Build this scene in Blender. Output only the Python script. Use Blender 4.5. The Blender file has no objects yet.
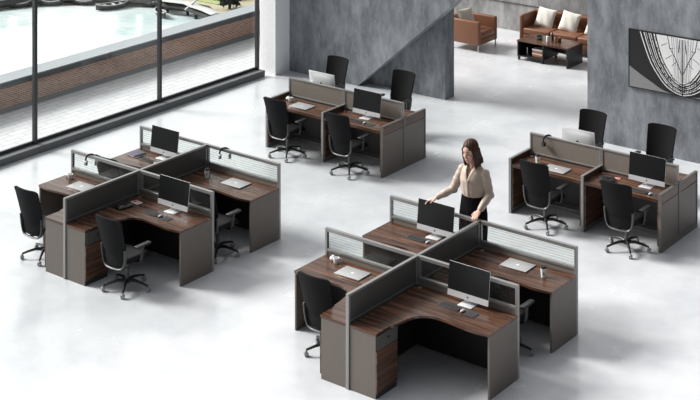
import bpy, bmesh, math, random
from mathutils import Vector, Matrix
R = math.radians
S = bpy.context.scene
COL = S.collection
rnd = random.Random(7)

# ------------------------------------------------------------------ camera
cam_d = bpy.data.cameras.new('camera')
cam = bpy.data.objects.new('camera', cam_d); COL.objects.link(cam)
cam.location = (10.2144, -14.6619, 8.346)
cam.rotation_euler = (R(90), 0, 0.6551)
cam_d.sensor_fit = 'HORIZONTAL'; cam_d.sensor_width = 36.0
cam_d.lens = 1449.354 / 700 * 36.0
cam_d.shift_y = -533.72 / 700
cam_d.clip_end = 400
S.camera = cam

# ------------------------------------------------------------------ world + sun
w = bpy.data.worlds.new('sky'); S.world = w; w.use_nodes = True
nt = w.node_tree; nt.nodes.clear()
wo = nt.nodes.new('ShaderNodeOutputWorld'); bg = nt.nodes.new('ShaderNodeBackground')
tc = nt.nodes.new('ShaderNodeTexCoord')
dot = nt.nodes.new('ShaderNodeVectorMath'); dot.operation = 'DOT_PRODUCT'
nrm = nt.nodes.new('ShaderNodeVectorMath'); nrm.operation = 'NORMALIZE'
sv = Vector((-0.80, 0.30, 0.42)).normalized(); dot.inputs[1].default_value = sv
mr = nt.nodes.new('ShaderNodeMapRange'); mr.interpolation_type = 'SMOOTHSTEP'
mr.inputs['From Min'].default_value = -0.1; mr.inputs['From Max'].default_value = 1.0
cr = nt.nodes.new('ShaderNodeMixRGB')
cr.inputs[1].default_value = (0.36, 0.39, 0.43, 1); cr.inputs[2].default_value = (3.1, 3.1, 3.08, 1)
nt.links.new(tc.outputs['Generated'], nrm.inputs[0]); nt.links.new(nrm.outputs[0], dot.inputs[0])
nt.links.new(dot.outputs['Value'], mr.inputs['Value']); nt.links.new(mr.outputs[0], cr.inputs[0])
nt.links.new(cr.outputs[0], bg.inputs['Color']); bg.inputs['Strength'].default_value = 0.46
nt.links.new(bg.outputs[0], wo.inputs['Surface'])

sd = bpy.data.lights.new('sun', 'SUN'); sun = bpy.data.objects.new('sun', sd); COL.objects.link(sun)
SUN_EL, SUN_AZ = R(36), R(17)
sdir = Vector((math.cos(SUN_EL) * math.cos(SUN_AZ), math.cos(SUN_EL) * math.sin(SUN_AZ), -math.sin(SUN_EL)))
sun.rotation_euler = sdir.to_track_quat('-Z', 'Y').to_euler()
sun.location = (-12, -6, 12)
sd.energy = 5.5; sd.angle = R(20); sd.color = (1.0, 0.985, 0.96)

S.view_settings.view_transform = 'Standard'; S.view_settings.look = 'None'
S.view_settings.exposure = 0.05; S.view_settings.gamma = 1.0
S.view_settings.use_curve_mapping = False

# ------------------------------------------------------------------ materials
def mat(name, col, rough=0.5, metal=0.0, spec=0.5, emis=None, trans=0.0, coat=0.0, sheen=0.0):
    m = bpy.data.materials.new(name); m.use_nodes = True
    b = m.node_tree.nodes['Principled BSDF']
    b.inputs['Base Color'].default_value = (*col, 1); b.inputs['Roughness'].default_value = rough
    b.inputs['Metallic'].default_value = metal; b.inputs['Specular IOR Level'].default_value = spec
    b.inputs['Coat Weight'].default_value = coat; b.inputs['Sheen Weight'].default_value = sheen
    # fine procedural variation of tone on every material
    t = m.node_tree
    c = t.nodes.new('ShaderNodeTexCoord'); n = t.nodes.new('ShaderNodeTexNoise'); n.inputs['Scale'].default_value = 14
    mp = t.nodes.new('ShaderNodeMapRange'); mp.inputs['To Min'].default_value = 0.93; mp.inputs['To Max'].default_value = 1.07
    h = t.nodes.new('ShaderNodeHueSaturation'); h.inputs['Color'].default_value = (*col, 1)
    t.links.new(c.outputs['Object'], n.inputs['Vector']); t.links.new(n.outputs['Fac'], mp.inputs['Value'])
    t.links.new(mp.outputs[0], h.inputs['Value']); t.links.new(h.outputs[0], b.inputs['Base Color'])
    return m

def nodes(m): return m.node_tree, m.node_tree.nodes, m.node_tree.links, m.node_tree.nodes['Principled BSDF']

def ramp(N, stops, interp='LINEAR'):
    r = N.new('ShaderNodeValToRGB'); r.color_ramp.interpolation = interp
    e = r.color_ramp.elements
    while len(e) < len(stops): e.new(0.5)
    for k, (p, c) in enumerate(stops): e[k].position = p; e[k].color = (*c, 1)
    return r

def wood_mat(name, axis='X', tint=1.0, rough=0.22):
    m = bpy.data.materials.new(name); m.use_nodes = True
    t, N, L, b = nodes(m)
    c = N.new('ShaderNodeTexCoord'); mp = N.new('ShaderNodeMapping')
    mp.inputs['Scale'].default_value = {'X': (0.9, 13, 13), 'Y': (13, 0.9, 13), 'Z': (13, 13, 0.9)}[axis]
    n = N.new('ShaderNodeTexNoise'); n.inputs['Scale'].default_value = 1.6; n.inputs['Detail'].default_value = 6; n.inputs['Distortion'].default_value = 0.35
    n2 = N.new('ShaderNodeTexNoise'); n2.inputs['Scale'].default_value = 5.5; n2.inputs['Detail'].default_value = 4
    k = tint
    r = ramp(N, [(0.30, (0.030 * k, 0.014 * k, 0.009 * k)), (0.46, (0.078 * k, 0.037 * k, 0.022 * k)), (0.58, (0.125 * k, 0.060 * k, 0.036 * k)), (0.72, (0.185 * k, 0.092 * k, 0.056 * k))])
    mx = N.new('ShaderNodeMixRGB'); mx.blend_type = 'MULTIPLY'; mx.inputs[0].default_value = 0.5
    r2 = ramp(N, [(0.35, (0.55, 0.52, 0.5)), (0.6, (1.15, 1.12, 1.1))])
    L.new(c.outputs['Object'], mp.inputs['Vector']); L.new(mp.outputs[0], n.inputs['Vector']); L.new(mp.outputs[0], n2.inputs['Vector'])
    L.new(n.outputs['Fac'], r.inputs[0]); L.new(n2.outputs['Fac'], r2.inputs[0])
    L.new(r.outputs[0], mx.inputs[1]); L.new(r2.outputs[0], mx.inputs[2]); L.new(mx.outputs[0], b.inputs['Base Color'])
    b.inputs['Roughness'].default_value = rough; b.inputs['Specular IOR Level'].default_value = 0.5
    return m

def concrete_mat(name, dark, light, streak=True):
    m = bpy.data.materials.new(name); m.use_nodes = True
    t, N, L, b = nodes(m)
    c = N.new('ShaderNodeTexCoord'); mp = N.new('ShaderNodeMapping'); mp.inputs['Scale'].default_value = (3.4, 3.4, 1.3) if streak else (1, 1, 1)
    n = N.new('ShaderNodeTexNoise'); n.inputs['Scale'].default_value = 1.3; n.inputs['Detail'].default_value = 9; n.inputs['Roughness'].default_value = 0.68
    n2 = N.new('ShaderNodeTexNoise'); n2.inputs['Scale'].default_value = 0.9; n2.inputs['Detail'].default_value = 3
    n3 = N.new('ShaderNodeTexNoise'); n3.inputs['Scale'].default_value = 7.0; n3.inputs['Detail'].default_value = 8; n3.inputs['Roughness'].default_value = 0.8
    r = ramp(N, [(0.36, dark), (0.66, light)])
    mx = N.new('ShaderNodeMixRGB'); mx.blend_type = 'MULTIPLY'; mx.inputs[0].default_value = 0.75
    r2 = ramp(N, [(0.3, (0.68, 0.69, 0.70)), (0.7, (1.2, 1.2, 1.2))])
    mx2 = N.new('ShaderNodeMixRGB'); mx2.blend_type = 'ADD'; mx2.inputs[0].default_value = 1
    r3 = ramp(N, [(0.56, (0, 0, 0)), (0.74, (0.20, 0.205, 0.21))])
    L.new(c.outputs['Object'], mp.inputs['Vector'])
    L.new(mp.outputs[0], n.inputs['Vector']); L.new(c.outputs['Object'], n2.inputs['Vector']); L.new(mp.outputs[0], n3.inputs['Vector'])
    L.new(n.outputs['Fac'], r.inputs[0]); L.new(n2.outputs['Fac'], r2.inputs[0]); L.new(n3.outputs['Fac'], r3.inputs[0])
    L.new(r.outputs[0], mx.inputs[1]); L.new(r2.outputs[0], mx.inputs[2]); L.new(mx.outputs[0], mx2.inputs[1]); L.new(r3.outputs[0], mx2.inputs[2])
    L.new(mx2.outputs[0], b.inputs['Base Color'])
    bp = N.new('ShaderNodeBump'); bp.inputs['Strength'].default_value = 0.25; bp.inputs['Distance'].default_value = 0.02
    L.new(n3.outputs['Fac'], bp.inputs['Height']); L.new(bp.outputs[0], b.inputs['Normal'])
    b.inputs['Roughness'].default_value = 0.75; b.inputs['Specular IOR Level'].default_value = 0.3
    return m

M = {}
M['wood'] = wood_mat('walnut_laminate', 'X', 0.95, 0.27)
M['wood_v'] = wood_mat('walnut_front', 'Y', 0.9, 0.35)
M['wood_edge'] = wood_mat('walnut_edge', 'X', 1.0, 0.3)
M['taupe'] = mat('taupe_laminate', (0.135, 0.113, 0.097), 0.45)
M['tile'] = mat('fabric_tile_taupe', (0.205, 0.175, 0.148), 0.75)
M['tile_dark'] = mat('fabric_tile_dark', (0.070, 0.067, 0.062), 0.6)
M['alu'] = mat('satin_aluminium', (0.29, 0.287, 0.28), 0.35, 0.45)
M['alu_dark'] = mat('dark_aluminium', (0.135, 0.12, 0.107), 0.45, 0.0)
M['black_gap'] = mat('black_board', (0.012, 0.010, 0.009), 0.5)
M['plastic'] = mat('black_plastic', (0.014, 0.014, 0.015), 0.38)
M['shell'] = mat('charcoal_shell', (0.008, 0.008, 0.009), 0.75, spec=0.12)
M['mesh_fabric'] = mat('black_mesh_fabric', (0.006, 0.006, 0.0065), 0.8, spec=0.2)
M['seat_fabric'] = mat('seat_fabric', (0.009, 0.009, 0.010), 0.5, spec=0.22)
M['frame_grey'] = mat('grey_frame_plastic', (0.065, 0.065, 0.065), 0.35, 0.1)
M['pad'] = mat('arm_pad', (0.022, 0.022, 0.023), 0.4, spec=0.35)
M['caster'] = mat('pale_caster', (0.30, 0.30, 0.30), 0.3)
M['screen'] = mat('screen_glass', (0.012, 0.0125, 0.013), 0.25, spec=0.3)
M['silver'] = mat('silver_aluminium', (0.72, 0.72, 0.73), 0.3, 0.35)
M['lid_grey'] = mat('laptop_aluminium', (0.47, 0.47, 0.47), 0.35, 0.3)
M['silver_back'] = mat('white_silver', (0.80, 0.80, 0.81), 0.3, 0.1)
M['logo_dark'] = mat('logo_dark', (0.01, 0.01, 0.012), 0.3)
M['logo_white'] = mat('logo_white', (0.95, 0.95, 0.95), 0.2)
M['white'] = mat('white_ceramic', (0.82, 0.82, 0.81), 0.3)
M['white_plaster'] = mat('white_plaster', (0.93, 0.93, 0.93), 0.8)
M['keys'] = mat('dark_keys', (0.03, 0.03, 0.032), 0.5)
M['kb'] = mat('space_grey', (0.085, 0.085, 0.09), 0.4, 0.2)
M['leather'] = mat('tan_leather', (0.20, 0.086, 0.046), 0.42, spec=0.4)
M['leather_seam'] = mat('leather_seam', (0.10, 0.04, 0.02), 0.6)
M['cushion'] = mat('cream_cushion', (0.74, 0.71, 0.64), 0.9, sheen=0.2)
M['cushion_tan'] = mat('sand_cushion', (0.60, 0.55, 0.46), 0.9, sheen=0.2)
M['chrome'] = mat('brushed_steel', (0.45, 0.45, 0.46), 0.25, 0.8)
M['mullion'] = mat('dark_grey_window_frame', (0.035, 0.037, 0.040), 0.45)
M['kerb'] = mat('grey_kerb', (0.15, 0.155, 0.16), 0.6)
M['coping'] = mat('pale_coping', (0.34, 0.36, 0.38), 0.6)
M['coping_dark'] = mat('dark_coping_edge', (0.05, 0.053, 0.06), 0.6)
M['skin'] = mat('skin', (0.68, 0.42, 0.32), 0.5)
M['lips'] = mat('lips', (0.42, 0.13, 0.11), 0.45)
M['blouse'] = mat('beige_satin', (0.48, 0.385, 0.31), 0.45, sheen=0.3)
M['trousers'] = mat('black_trousers', (0.006, 0.006, 0.007), 0.85, spec=0.08)
M['hair'] = mat('brown_hair', (0.050, 0.020, 0.012), 0.55, spec=0.25)
M['red'] = mat('red_print', (0.45, 0.03, 0.03), 0.5)
M['pink'] = mat('pink_case', (0.70, 0.33, 0.28), 0.5)
M['purple'] = mat('muted_violet_cover', (0.10, 0.09, 0.13), 0.5)
M['leaf'] = mat('green_leaf', (0.03, 0.06, 0.025), 0.6)
M['orange'] = mat('orange_wood', (0.42, 0.20, 0.09), 0.5)
M['stone_dark'] = mat('dark_quay', (0.03, 0.03, 0.028), 0.8)
M['sand'] = mat('sandy_bank', (0.52, 0.46, 0.32), 0.9)
M['lawn'] = mat('pale_lawn', (0.42, 0.46, 0.20), 0.9)
M['boat'] = mat('boat_hull', (0.06, 0.055, 0.05), 0.5)
M['boat_white'] = mat('boat_deck', (0.6, 0.6, 0.58), 0.5)
M['dark_leaf'] = mat('dark_foliage', (0.012, 0.018, 0.009), 0.8)
M['olive_leaf'] = mat('olive_foliage', (0.10, 0.11, 0.05), 0.8)
M['bark'] = mat('bark', (0.04, 0.03, 0.022), 0.9)
M['print_black'] = mat('print_black', (0.014, 0.014, 0.014), 0.4)
M['print_white'] = mat('print_white', (0.80, 0.80, 0.79), 0.4)
M['print_grey'] = mat('print_grey', (0.24, 0.24, 0.24), 0.4)
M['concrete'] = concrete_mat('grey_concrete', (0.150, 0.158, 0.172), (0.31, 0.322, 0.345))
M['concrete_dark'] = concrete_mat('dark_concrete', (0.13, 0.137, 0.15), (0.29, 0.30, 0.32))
M['concrete_far'] = concrete_mat('rough_concrete', (0.22, 0.218, 0.215), (0.44, 0.436, 0.43))

def floor_mat():
    m = bpy.data.materials.new('polished_pale_floor'); m.use_nodes = True
    t, N, L, b = nodes(m)
    c = N.new('ShaderNodeTexCoord')
    n = N.new('ShaderNodeTexNoise'); n.inputs['Scale'].default_value = 1.1; n.inputs['Detail'].default_value = 8; n.inputs['Roughness'].default_value = 0.6; n.inputs['Distortion'].default_value = 0.15
    n2 = N.new('ShaderNodeTexNoise'); n2.inputs['Scale'].default_value = 0.35; n2.inputs['Detail'].default_value = 3
    r = ramp(N, [(0.34, (0.56, 0.575, 0.60)), (0.52, (0.64, 0.65, 0.67)), (0.70, (0.69, 0.70, 0.715))])
    rr = N.new('ShaderNodeMapRange'); rr.inputs['From Min'].default_value = 0.3; rr.inputs['From Max'].default_value = 0.7
    rr.inputs['To Min'].default_value = 0.16; rr.inputs['To Max'].default_value = 0.30
    L.new(c.outputs['Object'], n.inputs['Vector']); L.new(c.outputs['Object'], n2.inputs['Vector'])
    L.new(n.outputs['Fac'], r.inputs[0]); L.new(r.outputs[0], b.inputs['Base Color'])
    L.new(n.outputs['Fac'], rr.inputs['Value']); L.new(rr.outputs[0], b.inputs['Roughness'])
    b.inputs['Specular IOR Level'].default_value = 0.75
    return m
M['floor'] = floor_mat()

def glass_mat(name, stripes=False, tint=(1, 1, 1), refl=0.06):
    m = bpy.data.materials.new(name); m.use_nodes = True
    t = m.node_tree; N = t.nodes; L = t.links; N.clear()
    o = N.new('ShaderNodeOutputMaterial'); tr = N.new('ShaderNodeBsdfTransparent'); gl = N.new('ShaderNodeBsdfGlossy')
    tr.inputs[0].default_value = (*tint, 1); gl.inputs['Roughness'].default_value = 0.02
    lw = N.new('ShaderNodeLayerWeight'); lw.inputs['Blend'].default_value = 0.5
    pw = N.new('ShaderNodeMath'); pw.operation = 'POWER'; pw.inputs[1].default_value = 4.0
    fr = N.new('ShaderNodeMapRange'); fr.inputs['To Min'].default_value = refl * 0.5; fr.inputs['To Max'].default_value = 0.7
    L.new(lw.outputs['Facing'], pw.inputs[0]); L.new(pw.outputs[0], fr.inputs['Value'])
    mx = N.new('ShaderNodeMixShader')
    L.new(fr.outputs[0], mx.inputs[0]); L.new(tr.outputs[0], mx.inputs[1]); L.new(gl.outputs[0], mx.inputs[2])
    out = mx
    if stripes:
        c = N.new('ShaderNodeTexCoord'); s = N.new('ShaderNodeSeparateXYZ')
        mm = N.new('ShaderNodeMath'); mm.operation = 'MULTIPLY'; mm.inputs[1].default_value = 2 * math.pi / 0.034
        fx = N.new('ShaderNodeMath'); fx.operation = 'SINE'
        gt = N.new('ShaderNodeMapRange'); gt.inputs['From Min'].default_value = -0.2; gt.inputs['From Max'].default_value = 1.0
        ml = N.new('ShaderNodeMath'); ml.operation = 'MULTIPLY'; ml.inputs[1].default_value = 0.15
        df = N.new('ShaderNodeBsdfDiffuse'); df.inputs[0].default_value = (0.17, 0.17, 0.165, 1)
        m2 = N.new('ShaderNodeMixShader')
        L.new(c.outputs['Object'], s.inputs[0]); L.new(s.outputs['Z'], mm.inputs[0]); L.new(mm.outputs[0], fx.inputs[0])
        L.new(fx.outputs[0], gt.inputs[0]); L.new(gt.outputs[0], ml.inputs[0]); L.new(ml.outputs[0], m2.inputs[0])
        L.new(mx.outputs[0], m2.inputs[1]); L.new(df.outputs[0], m2.inputs[2]); out = m2
    L.new(out.outputs[0], o.inputs[0])
    return m
M['glass'] = glass_mat('window_glass', tint=(0.97, 0.985, 0.98))
M['glass_striped'] = glass_mat('striped_screen_glass', True, (0.93, 0.95, 0.94))
M['glass_bronze'] = glass_mat('bronze_glass', False, (0.80, 0.76, 0.70))

def brick_mat():
    m = bpy.data.materials.new('red_brick'); m.use_nodes = True
    t, N, L, b = nodes(m)
    c = N.new('ShaderNodeTexCoord'); s = N.new('ShaderNodeSeparateXYZ'); k = N.new('ShaderNodeCombineXYZ')
    br = N.new('ShaderNodeTexBrick'); br.inputs['Scale'].default_value = 1.0
    br.inputs['Brick Width'].default_value = 0.12; br.inputs['Row Height'].default_value = 0.036; br.inputs['Mortar Size'].default_value = 0.0045
    br.inputs['Color1'].default_value = (0.36, 0.17, 0.105, 1); br.inputs['Color2'].default_value = (0.19, 0.09, 0.062, 1); br.inputs['Mortar'].default_value = (0.55, 0.47, 0.40, 1)
    L.new(c.outputs['Object'], s.inputs[0]); L.new(s.outputs['Y'], k.inputs['X']); L.new(s.outputs['Z'], k.inputs['Y'])
    L.new(k.outputs[0], br.inputs['Vector']); L.new(br.outputs['Color'], b.inputs['Base Color']); b.inputs['Roughness'].default_value = 0.85
    return m
M['brick'] = brick_mat()

def paver_mat():
    m = bpy.data.materials.new('pale_pavers'); m.use_nodes = True
    t, N, L, b = nodes(m)
    c = N.new('ShaderNodeTexCoord'); mp = N.new('ShaderNodeMapping'); mp.inputs['Rotation'].default_value = (0, 0, R(90))
    br = N.new('ShaderNodeTexBrick'); br.inputs['Scale'].default_value = 1.0
    br.inputs['Brick Width'].default_value = 0.42; br.inputs['Row Height'].default_value = 0.16; br.inputs['Mortar Size'].default_value = 0.007
    br.inputs['Color1'].default_value = (0.60, 0.60, 0.61, 1); br.inputs['Color2'].default_value = (0.53, 0.53, 0.545, 1); br.inputs['Mortar'].default_value = (0.30, 0.30, 0.31, 1)
    L.new(c.outputs['Object'], mp.inputs[0]); L.new(mp.outputs[0], br.inputs['Vector']); L.new(br.outputs['Color'], b.inputs['Base Color']); b.inputs['Roughness'].default_value = 0.8
    return m
M['pavers'] = paver_mat()

def water_mat():
    m = bpy.data.materials.new('river_water'); m.use_nodes = True
    t, N, L, b = nodes(m)
    c = N.new('ShaderNodeTexCoord'); n = N.new('ShaderNodeTexNoise'); n.inputs['Scale'].default_value = 0.12; n.inputs['Detail'].default_value = 4
    mp = N.new('ShaderNodeMapping'); mp.inputs['Scale'].default_value = (1, 1, 1)
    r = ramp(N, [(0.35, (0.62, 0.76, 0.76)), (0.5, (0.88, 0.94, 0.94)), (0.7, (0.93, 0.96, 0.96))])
    bp = N.new('ShaderNodeBump'); bp.inputs['Strength'].default_value = 0.12; bp.inputs['Distance'].default_value = 0.4
    n2 = N.new('ShaderNodeTexNoise'); n2.inputs['Scale'].default_value = 1.2; n2.inputs['Detail'].default_value = 3
    L.new(c.outputs['Object'], n.inputs[0]); L.new(n.outputs['Fac'], r.inputs[0]); L.new(r.outputs[0], b.inputs['Base Color'])
    L.new(c.outputs['Object'], n2.inputs[0]); L.new(n2.outputs['Fac'], bp.inputs['Height']); L.new(bp.outputs[0], b.inputs['Normal'])
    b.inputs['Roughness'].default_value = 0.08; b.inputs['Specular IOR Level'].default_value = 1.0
    return m
M['water'] = water_mat()

# ------------------------------------------------------------------ mesh helpers
class MB:
    """collects shapes and links them as one mesh object"""
    def __init__(s): s.bm = bmesh.new()
    def box(s, x0, x1, y0, y1, z0, z1, bev=0.0, seg=2, mtx=None):
        b = bmesh.new(); bmesh.ops.create_cube(b, size=1)
        bmesh.ops.scale(b, vec=(x1 - x0, y1 - y0, z1 - z0), verts=b.verts)
        bmesh.ops.translate(b, vec=((x0 + x1) / 2, (y0 + y1) / 2, (z0 + z1) / 2), verts=b.verts)
        if bev > 0:
            bmesh.ops.bevel(b, geom=list(b.edges), offset=bev, segments=seg, profile=0.5, affect='EDGES')
        return s._merge(b, mtx)
    def _merge(s, b, mtx=None):
        if mtx is not None: bmesh.ops.transform(b, matrix=mtx, verts=b.verts)
        me = bpy.data.meshes.new('tmp'); b.to_mesh(me); b.free(); s.bm.from_mesh(me); bpy.data.meshes.remove(me)
        return s
    def cyl(s, p0, p1, r0, r1=None, n=16):
        p0, p1 = Vector(p0), Vector(p1); r1 = r0 if r1 is None else r1
        b = bmesh.new(); d = p1 - p0
        bmesh.ops.create_cone(b, cap_ends=True, segments=n, radius1=r0, radius2=r1, depth=d.length)
        q = d.to_track_quat('Z', 'Y').to_matrix().to_4x4(); q.translation = (p0 + p1) / 2
        return s._merge(b, q)
    def ell(s, c, r, mtx=None, n=16):
        b = bmesh.new(); bmesh.ops.create_uvsphere(b, u_segments=n, v_segments=max(6, n * 2 // 3), radius=1)
        bmesh.ops.scale(b, vec=r, verts=b.verts); bmesh.ops.translate(b, vec=c, verts=b.verts)
        return s._merge(b, mtx)
    def tube(s, pts, rad, n=10, closed=False, ref=None, mtx=None):
        """rad: number, (ra, rb) or list of those, one per point"""
        pts = [Vector(p) for p in pts]; k = len(pts)
        if not isinstance(rad, list): rad = [rad] * k
        b = bmesh.new(); rings = []
        up = Vector(ref) if ref else None
        prev = None
        for i, p in enumerate(pts):
            if closed: d = pts[(i + 1) % k] - pts[i - 1]
            else: d = pts[min(i + 1, k - 1)] - pts[max(i - 1, 0)]
            d.normalize()
            if up is not None: a = (up - d * up.dot(d)).normalized()
            elif prev is None:
                a = Vector((0, 0, 1)) if abs(d.z) < 0.9 else Vector((1, 0, 0)); a = (a - d * a.dot(d)).normalized()
            else: a = (prev - d * prev.dot(d)).normalized()
            prev = a; c = d.cross(a)
            ra, rb = rad[i] if isinstance(rad[i], tuple) else (rad[i], rad[i])
            rings.append([b.verts.new(p + a * ra * math.cos(t) + c * rb * math.sin(t)) for t in [2 * math.pi * j / n for j in range(n)]])
        for i in range(k if closed else k - 1):
            A, B = rings[i], rings[(i + 1) % k]
            for j in range(n): b.faces.new((A[j], A[(j + 1) % n], B[(j + 1) % n], B[j]))
        if not closed: b.faces.new(rings[0][::-1]); b.faces.new(rings[-1])
        bmesh.ops.recalc_face_normals(b, faces=b.faces)
        return s._merge(b, mtx)
    def prism(s, outline, z0, z1, mtx=None, bev=0):
        b = bmesh.new()
        A = [b.verts.new((x, y, z0)) for x, y in outline]; B = [b.verts.new((x, y, z1)) for x, y in outline]
        b.faces.new(A[::-1]); b.faces.new(B); n = len(A)
        for i in range(n): b.faces.new((A[i], A[(i + 1) % n], B[(i + 1) % n], B[i]))
        bmesh.ops.recalc_face_normals(b, faces=b.faces)
        return s._merge(b, mtx)
    def grid(s, fn, nu, nv, thick=0.0, mtx=None):
        """fn(u,v)->point; thick>0 gives it a second skin"""
        b = bmesh.new(); G = [[b.verts.new(fn(i / nu, j / nv)) for j in range(nv + 1)] for i in range(nu + 1)]
        for i in range(nu):
            for j in range(nv): b.faces.new((G[i][j], G[i + 1][j], G[i + 1][j + 1], G[i][j + 1]))
        bmesh.ops.recalc_face_normals(b, faces=b.faces)
        if thick: bmesh.ops.solidify(b, geom=list(b.faces), thickness=thick)
        return s._merge(b, mtx)
    def build(s, name, m, parent=None, smooth=False, ang=40):
        me = bpy.data.meshes.new(name); 
        if smooth:
            for f in s.bm.faces: f.smooth = True
            for e in s.bm.edges:
                if len(e.link_faces) == 2 and e.calc_face_angle(0) > R(ang): e.smooth = False
        s.bm.to_mesh(me); s.bm.free()
        me.materials.append(M[m] if isinstance(m, str) else m)
        o = bpy.data.objects.new(name, me); COL.objects.link(o)
        if parent is not None: o.parent = parent
        return o

def tag(o, label=None, cat=None, group=None, kind=None):
    if label: o['label'] = label
    if cat: o['category'] = cat
    if group: o['group'] = group
    if kind: o['kind'] = kind
    return o
def empty(name, loc=(0, 0, 0), rz=0.0):
    o = bpy.data.objects.new(name, None); COL.objects.link(o); o.location = loc; o.rotation_euler = (0, 0, rz)
    o.empty_display_size = 0.1
    return o
def children(o): return [c for c in bpy.data.objects if c.parent == o]
def copy_tree(o, parent=None):
    c = o.copy(); COL.objects.link(c)
    if parent is not None: c.parent = parent
    for ch in KIDS[o.name]: copy_tree(ch, c)
    return c
KIDS = {}
def register(o):
    KIDS[o.name] = children(o)
    for c in KIDS[o.name]: register(c)
def structure(o, label=None): return tag(o, label, None, None, 'structure')
def remeshed(mb, name, m, voxel, parent=None, smooth_it=4, edit=None, disp=0.0):
    """fuse the collected shapes into one continuous surface"""
    o = mb.build(name, m)
    r = o.modifiers.new('r', 'REMESH'); r.mode = 'VOXEL'; r.voxel_size = voxel
    sm = o.modifiers.new('s', 'SMOOTH'); sm.iterations = smooth_it; sm.factor = 0.5
    dg = bpy.context.evaluated_depsgraph_get()
    me = bpy.data.meshes.new_from_object(o.evaluated_get(dg)); o.modifiers.clear()
    old = o.data; o.data = me; bpy.data.meshes.remove(old)
    me.name = name
    b = bmesh.new(); b.from_mesh(me)
    if edit: edit(b)
    for f in b.faces: f.smooth = True
    b.to_mesh(me); b.free()
    if not me.materials: me.materials.append(M[m])
    if parent is not None: o.parent = parent
    return o

# ================================================================== THE SETTING
WH = 5.6       # wall height
structure(MB().box(-9.3, 8.5, -9.5, 14.0, -0.12, 0).build('floor', 'floor'), 'pale polished concrete floor')
# grey wall behind the middle desks: slab cut by the stair diagonal, recessed infill below it
FX = lambda z: -7.226 + (z - 0.004) * (2.389 / 2.038)
o = MB().prism([(-9.0, 0), (-7.23, 0), (FX(3.6), 3.6), (FX(3.6), WH), (-9.0, WH)], 0, 0.25,
               mtx=Matrix.Translation((0, 8.55, 0)) @ Matrix.Rotation(R(90), 4, 'X')).build('wall_back', 'concrete')
structure(o, 'grey concrete wall cut off by a steep diagonal')
zt = (-5.32 - -7.226) / (2.389 / 2.038)
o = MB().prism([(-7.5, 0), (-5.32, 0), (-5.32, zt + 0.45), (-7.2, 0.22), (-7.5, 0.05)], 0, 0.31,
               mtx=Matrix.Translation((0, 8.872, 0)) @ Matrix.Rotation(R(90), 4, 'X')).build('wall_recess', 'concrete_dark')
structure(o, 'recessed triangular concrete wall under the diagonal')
o = MB().box(-2.055, 6.5, 8.19, 8.5, 0, WH).build('wall_right', 'concrete'); structure(o, 'grey concrete wall carrying the artwork')
o = MB().box(-11, 4, 13.95, 14.2, 0, WH).build('wall_far', 'concrete_far'); structure(o, 'rough grey concrete wall behind the lounge')
o = MB().box(-11, 4, 13.935, 13.95, 0.62, 0.635).box(-11, 4, 13.935, 13.95, 1.6, 1.615).build('trim_1', 'coping_dark'); structure(o)
o = MB().box(-9.42, -9.0, 7.85, 8.3, 0, WH).build('wall_left', 'white_plaster'); structure(o, 'white square column beside the window')
# window wall: kerb, frame, mullions, panes
o = MB().box(-9.36, -9.13, -9.5, 7.68, 0, 0.12, 0.006).build('trim_2', 'kerb'); structure(o, 'dark grey kerb under the glazing')
WT = 5.4
ys = [-7.23, -4.22, -1.21, 1.80, 4.81, 7.66]
for k in range(5):
    y0, y1 = ys[k], ys[k + 1]
    win = empty('window_%d' % (k + 1), (-9.3, y0, 0.12)); structure(win, 'tall window bay with dark grey frame')
    f = MB().box(-0.04, 0.035, 0.0, 0.06, 0, WT - 0.12, 0.004)
    if k == 4: f.box(-0.04, 0.035, y1 - y0 - 0.06, y1 - y0, 0, WT - 0.12, 0.004)
    f.box(-0.04, 0.0, 0.06, y1 - y0, 0, 0.055, 0.004).box(-0.04, 0.035, 0.06, y1 - y0, WT - 0.22, WT - 0.12, 0.004)
    f.build('window_frame', 'mullion', win)
    MB().box(-0.014, -0.004, 0.05, y1 - y0 - (0.03 if k == 4 else -0.01), 0.06, WT - 0.2).build('window_pane', 'glass', win)

# terrace, parapet
o = MB().box(-11.9, -9.36, -12, 22, -0.2, -0.0).build('terrace', 'pavers'); structure(o, 'pale brick-paved terrace outside the windows')
par = empty('parapet', (-11.4, 0, 0)); structure(par, 'low brick parapet with pale coping')
MB().box(-0.36, 0.02, -12, 22, 0, 0.085).build('parapet_curb', 'kerb', par)
MB().box(-0.36, 0.0, -12, 22, 0.085, 0.47).build('brick_face', 'brick', par)
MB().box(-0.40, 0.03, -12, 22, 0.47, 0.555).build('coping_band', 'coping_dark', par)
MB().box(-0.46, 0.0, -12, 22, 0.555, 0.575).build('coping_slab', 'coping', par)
structure(MB().box(-150, -12.2, -30, 140, -20.2, -20).build('river', 'water'), 'pale bright river water')

# ================================================================== OUTDOORS ACROSS THE RIVER
WZ = -20.0
bank_pts = [(-100, 45), (-90.0, 55), (-85.8, 62.3), (-84.6, 65.0), (-82.5, 67.5), (-80.2, 69.3), (-77.7, 70.3), (-75.8, 71.3), (-72.8, 71.8), (-70.6, 71.8), (-68.2, 70.3), (-65.5, 70.3), (-60, 84), (-60, 130), (-150, 130), (-150, 45)]
structure(MB().prism(bank_pts, WZ - 0.1, WZ + 0.75).build('river_bank', 'sand'), 'sandy far river bank')
qb = MB(); pts = [Vector((x, y, WZ + 0.42)) for x, y in bank_pts[1:12]]
for a, b2 in zip(pts[:-1], pts[1:]): qb.tube([a, b2], (0.30, 0.42), 4, ref=(0, 0, 1))
structure(qb.build('quay_edge', 'stone_dark'), 'dark quay edge along the far bank')
structure(MB().prism([(-77.2, 72.4), (-70.3, 72.4), (-70.0, 85), (-82, 85)], WZ + 0.7, WZ + 0.82).build('lawn', 'lawn'), 'pale green lawn on the far bank')

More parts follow.
